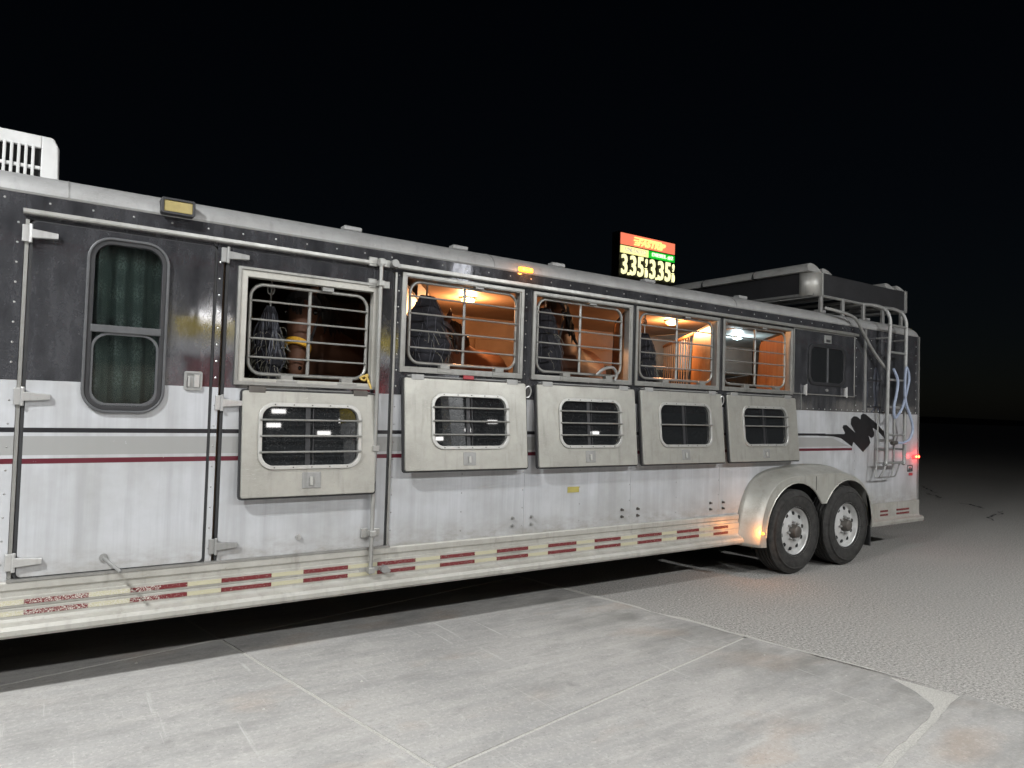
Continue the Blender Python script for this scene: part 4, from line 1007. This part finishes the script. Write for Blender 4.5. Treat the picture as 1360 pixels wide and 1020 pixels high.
# ------------------------------------------------------------------ price sign
def text_mesh(txt, bold=0.0, shear=0.0):
    c = bpy.data.curves.new('t', 'FONT'); c.body = txt; c.offset = bold; c.shear = shear; c.extrude = .02; c.resolution_u = 3
    t = bpy.data.objects.new('t', c); col.objects.link(t); bpy.context.view_layer.update()
    dg = bpy.context.evaluated_depsgraph_get(); me = bpy.data.meshes.new_from_object(t.evaluated_get(dg))
    bpy.data.objects.remove(t); bpy.data.curves.remove(c); return me
def text_fit(name, txt, x0, x1, z0, z1, y, mat, parent, bold=0, shear=0):
    me = text_mesh(txt, bold, shear); V = [v.co.copy() for v in me.vertices]
    a0, a1 = min(v.x for v in V), max(v.x for v in V); b0, b1 = min(v.y for v in V), max(v.y for v in V)
    for v, q in zip(me.vertices, V):
        v.co = (x0+(q.x-a0)/(a1-a0)*(x1-x0), y-q.z*1.2, z0+(q.y-b0)/(b1-b0)*(z1-z0))
    me.materials.clear(); return place(name, me, mat, parent)
sx0, sx1, sy = 16.78, 19.46, 14.0; sz0, sz1 = 6.22, 7.69
S = thing('price_sign', (18.1, 14.2, GZ), 'lit petrol price sign with red, yellow and green panels above the trailer roof', 'price sign')
MB().box(sx0-.06, sx1+.06, sy+.03, sy+.4, 6.02, sz1+.06).build('cabinet', M['sign_black'], S, bevel=.02)
MB().box(17.9, 18.3, sy+.1, sy+.34, GZ, 6.02).build('pole', M['pole_grey'], S)
pnl = MB().box(sx0, sx1, sy, sy+.03, 7.295, sz1).build('brand_panel', M['sign_red'], S)
text_fit('lettering', 'FASTRIP', sx0+.80, sx0+2.16, 7.335, 7.575, sy-.03, M['sign_text'], pnl, .02, .3)
st = MB()
for k, (a0, z0) in enumerate(((.60, 7.49), (.66, 7.415), (.62, 7.34))): st.box(sx0+a0, sx0+.80, sy-.05, sy, z0, z0+.035)
st.box(sx0+.62, sx0+1.95, sy-.052, sy, 7.59, 7.62); st.build('speed_lines', M['sign_text'], pnl)
xm = sx0+1.37
p1 = MB().box(sx0, xm-.03, sy, sy+.03, 7.0, 7.25).build('unleaded_panel', M['sign_yellow'], S)
text_fit('lettering', 'UNLEADED', sx0+.18, xm-.2, 7.055, 7.195, sy-.03, M['sign_dim'], p1)
p2 = MB().box(xm, sx1, sy, sy+.03, 7.0, 7.25).build('diesel_panel', M['sign_green'], S)
text_fit('lettering', 'DIESEL #2', xm+.13, sx1-.12, 7.055, 7.195, sy-.03, M['sign_white'], p2, .01)
for ox in (0, 1.37):
    for d, a0, a1 in (('3', .03, .30), ('3', .45, .72), ('5', .81, 1.08)):
        text_fit('price_digit', d, sx0+ox+a0, sx0+ox+a1, 6.25, 6.95, sy-.02, M['sign_digit'], S, .018)
    MB().box(sx0+ox+.355, sx0+ox+.43, sy-.03, sy+.03, 6.25, 6.33).build('decimal_point', M['sign_digit'], S)
    text_fit('price_digit', '9', sx0+ox+1.19, sx0+ox+1.27, 6.64, 6.93, sy-.02, M['sign_digit'], S, .03)
    text_fit('price_digit', '10', sx0+ox+1.17, sx0+ox+1.29, 6.26, 6.54, sy-.02, M['sign_digit'], S, .03)
    MB().box(sx0+ox+1.18, sx0+ox+1.28, sy-.02, sy+.03, 6.565, 6.595).build('fraction_bar', M['sign_digit'], S)

# ------------------------------------------------------------------ filling station behind the camera (it lights the lot and shows in the paint)
ca = 0.0; c1 = Vector((math.cos(ca), math.sin(ca), 0)); c2 = Vector((math.sin(ca), -math.cos(ca), 0)); C0 = Vector((-3.0, -2.8, 0))
def cuv(u, v, z): q = C0+c1*u+c2*v; return Vector((q.x, q.y, z))
CZ = 5.5
mid = cuv(2, 4, GZ)
CN = thing('canopy', tuple(mid), 'white filling station canopy with a red and yellow fascia behind the camera', 'canopy')
def cbox(u0, u1, v0, v1, z0, z1):
    b = MB(); b.v = [tuple(cuv(u, v, z)) for z in (z0, z1) for u, v in ((u0, v0), (u1, v0), (u1, v1), (u0, v1))]
    b.f = [(3, 2, 1, 0), (4, 5, 6, 7), (0, 1, 5, 4), (1, 2, 6, 5), (2, 3, 7, 6), (3, 0, 4, 7)]; return b
U0, U1, V0, V1 = -9.5, 12.7, -.8, 9.6
cbox(U0, U1, V0, V1, CZ+.06, CZ+.75).build('roof_deck', M['canopy_white'], CN)
for a in ((U0-.06, U1+.06, V0-.06, V0), (U0-.06, U1+.06, V1, V1+.06), (U0-.06, U0, V0, V1), (U1, U1+.06, V0, V1)):
    cbox(*a, CZ, CZ+.52).build('fascia', M['pump_red'], CN); cbox(*a, CZ+.523, CZ+.82).build('fascia_band', M['fascia_yellow'], CN)
for u, v in ((-3.5, 6.2), (10.5, 6.2)): cbox(u-.17, u+.17, v-.17, v+.17, GZ, CZ+.06).build('column', M['canopy_white'], CN)
k = 0
for u, v, pw, nm in ((0, 0, .86, 'nearest the trailer doors'), (-6, 0, .3, 'at the far left end'), (0, 5.2, .3, 'behind the camera on the left'), (6, 5.2, .45, 'between the two fuel pumps'), (11, 5.2, .95, 'at the back right corner')):
    if 1:
        q = cuv(u, v, CZ+.05)
        CL = thing('canopy_light', tuple(q), 'square white canopy light '+nm, 'light', 'canopy lights')
        cbox(u-.26, u+.26, v-.26, v+.26, CZ+.0, CZ+.059).build('housing', M['canopy_white'], CL)
        cbox(u-.2, u+.2, v-.2, v+.2, CZ-.012, CZ-.001).build('diffuser', M['lamp_white'], CL)
        l = bpy.data.lights.new('lamp', 'AREA'); l.shape = 'SQUARE'; l.size = .36; l.energy = CANOPY_W*pw; l.color = (.965, .985, 1)
        lo = bpy.data.objects.new('lamp', l); col.objects.link(lo); lo.location = (q.x, q.y, CZ-.03); lo.parent = CL; lo.matrix_parent_inverse = Matrix.Translation(-q)
for i, (px, py) in enumerate(((2.5, -9.0), (5.7, -9.3))):
    FP = thing('fuel_pump', (px, py, GZ), 'red and white fuel pump with yellow topper, '+('left' if i == 0 else 'right')+' of the pair on the island', 'fuel pump', 'fuel pumps under the canopy')
    MB().box(px-.45, px+.45, py-.28, py+.28, GZ+.18, GZ+1.55).build('body', M['pump_red'], FP, bevel=.03)
    MB().box(px-.36, px+.36, py-.1, py+.1, GZ+1.56, GZ+2.19).build('sign_panel', M['pump_red'], FP)
    MB().box(px-.4, px+.4, py+.281, py+.30, GZ+.9, GZ+1.5).build('face', M['pump_white'], FP, bevel=.01)
    MB().box(px-.45, px-.37, py-.2, py+.2, GZ+1.56, GZ+2.2).box(px+.37, px+.45, py-.2, py+.2, GZ+1.56, GZ+2.2).build('post', M['pump_white'], FP)
    MB().box(px-.5, px+.5, py-.24, py+.24, GZ+2.2, GZ+2.5).build('lower_valance', M['pump_white'], FP, bevel=.02)
    MB().box(px-.5, px+.5, py-.25, py+.25, GZ+2.505, GZ+2.8).build('topper', M['fascia_yellow'], FP, bevel=.02)
    MB().tube(smooth_path([(px+.46, py, GZ+1.2), (px+.75, py+.1, GZ+.7), (px+.7, py+.2, GZ+.4), (px+.5, py+.2, GZ+.9), (px+.47, py+.1, GZ+1.3)], 6), .02, 8).build('hose', M['rubber'], FP, smooth=True)
isl = MB().box(1.4, 7.0, -9.75, -8.6, GZ-.02, GZ+.17).build('island', M['concrete'], bevel=.02); tag(isl, kind='structure')

# shop across the forecourt: its wall lights show as streaks in the tilted window panes
SH = thing('shop', (8, -27, GZ), 'flat-roofed cream shop building behind the fuel pumps', 'building')
MB().box(-10, 60, -30, -24, GZ, 6.2).build('wall', M['canopy_white'], SH)
MB().box(-10.1, 60.1, -30.1, -23.85, 6.2, 6.6).build('parapet', M['pump_red'], SH)
for x in (-6, -2.5, 3, 8, 19, 25, 42, 48, 51, 56):  # unseen glowing windows, added to reflect as bright bits in the black panels
    f = MB().box(x-1.4, x+1.4, -24.0, -23.95, .9, 2.7).build('window', M['black_plastic'], SH); MB().box(x-1.3, x+1.3, -23.95, -23.93, 1.0, 2.6).build('pane', M['added_lit_window'], f)
MB().box(13, 15, -24.0, -23.94, GZ+.02, 2.5).build('door', M['grey_plastic'], SH)
for k, (x, z) in enumerate(((8.6, 5.3), (8.2, 4.85), (8.0, 4.3), (10.9, 4.5), (10.0, 4.0), (15.4, 4.7), (16.7, 5.1), (18.2, 5.5), (24.5, 5.0), (5.5, 4.6))):
    lab = ('lowest' if z < 4.2 else 'highest' if z > 5.4 else ['fifth', 'fourth', 'third', 'seventh', '', 'eighth', 'ninth', '', 'far right', 'far left'][k])+' grey bar lamp fixed on the shop wall'
    WL = tag(MB().box(x-.3, x+.3, -23.99, -23.8, z-.1, z+.1).build('wall_lamp', M['grey_plastic'], bevel=.02), lab, 'lamp', 'bar lamps on the shop wall')
    MB().box(x-.27, x+.27, -23.8, -23.78, z-.08, z+.08).build('diffuser', M['lamp_white'], WL)
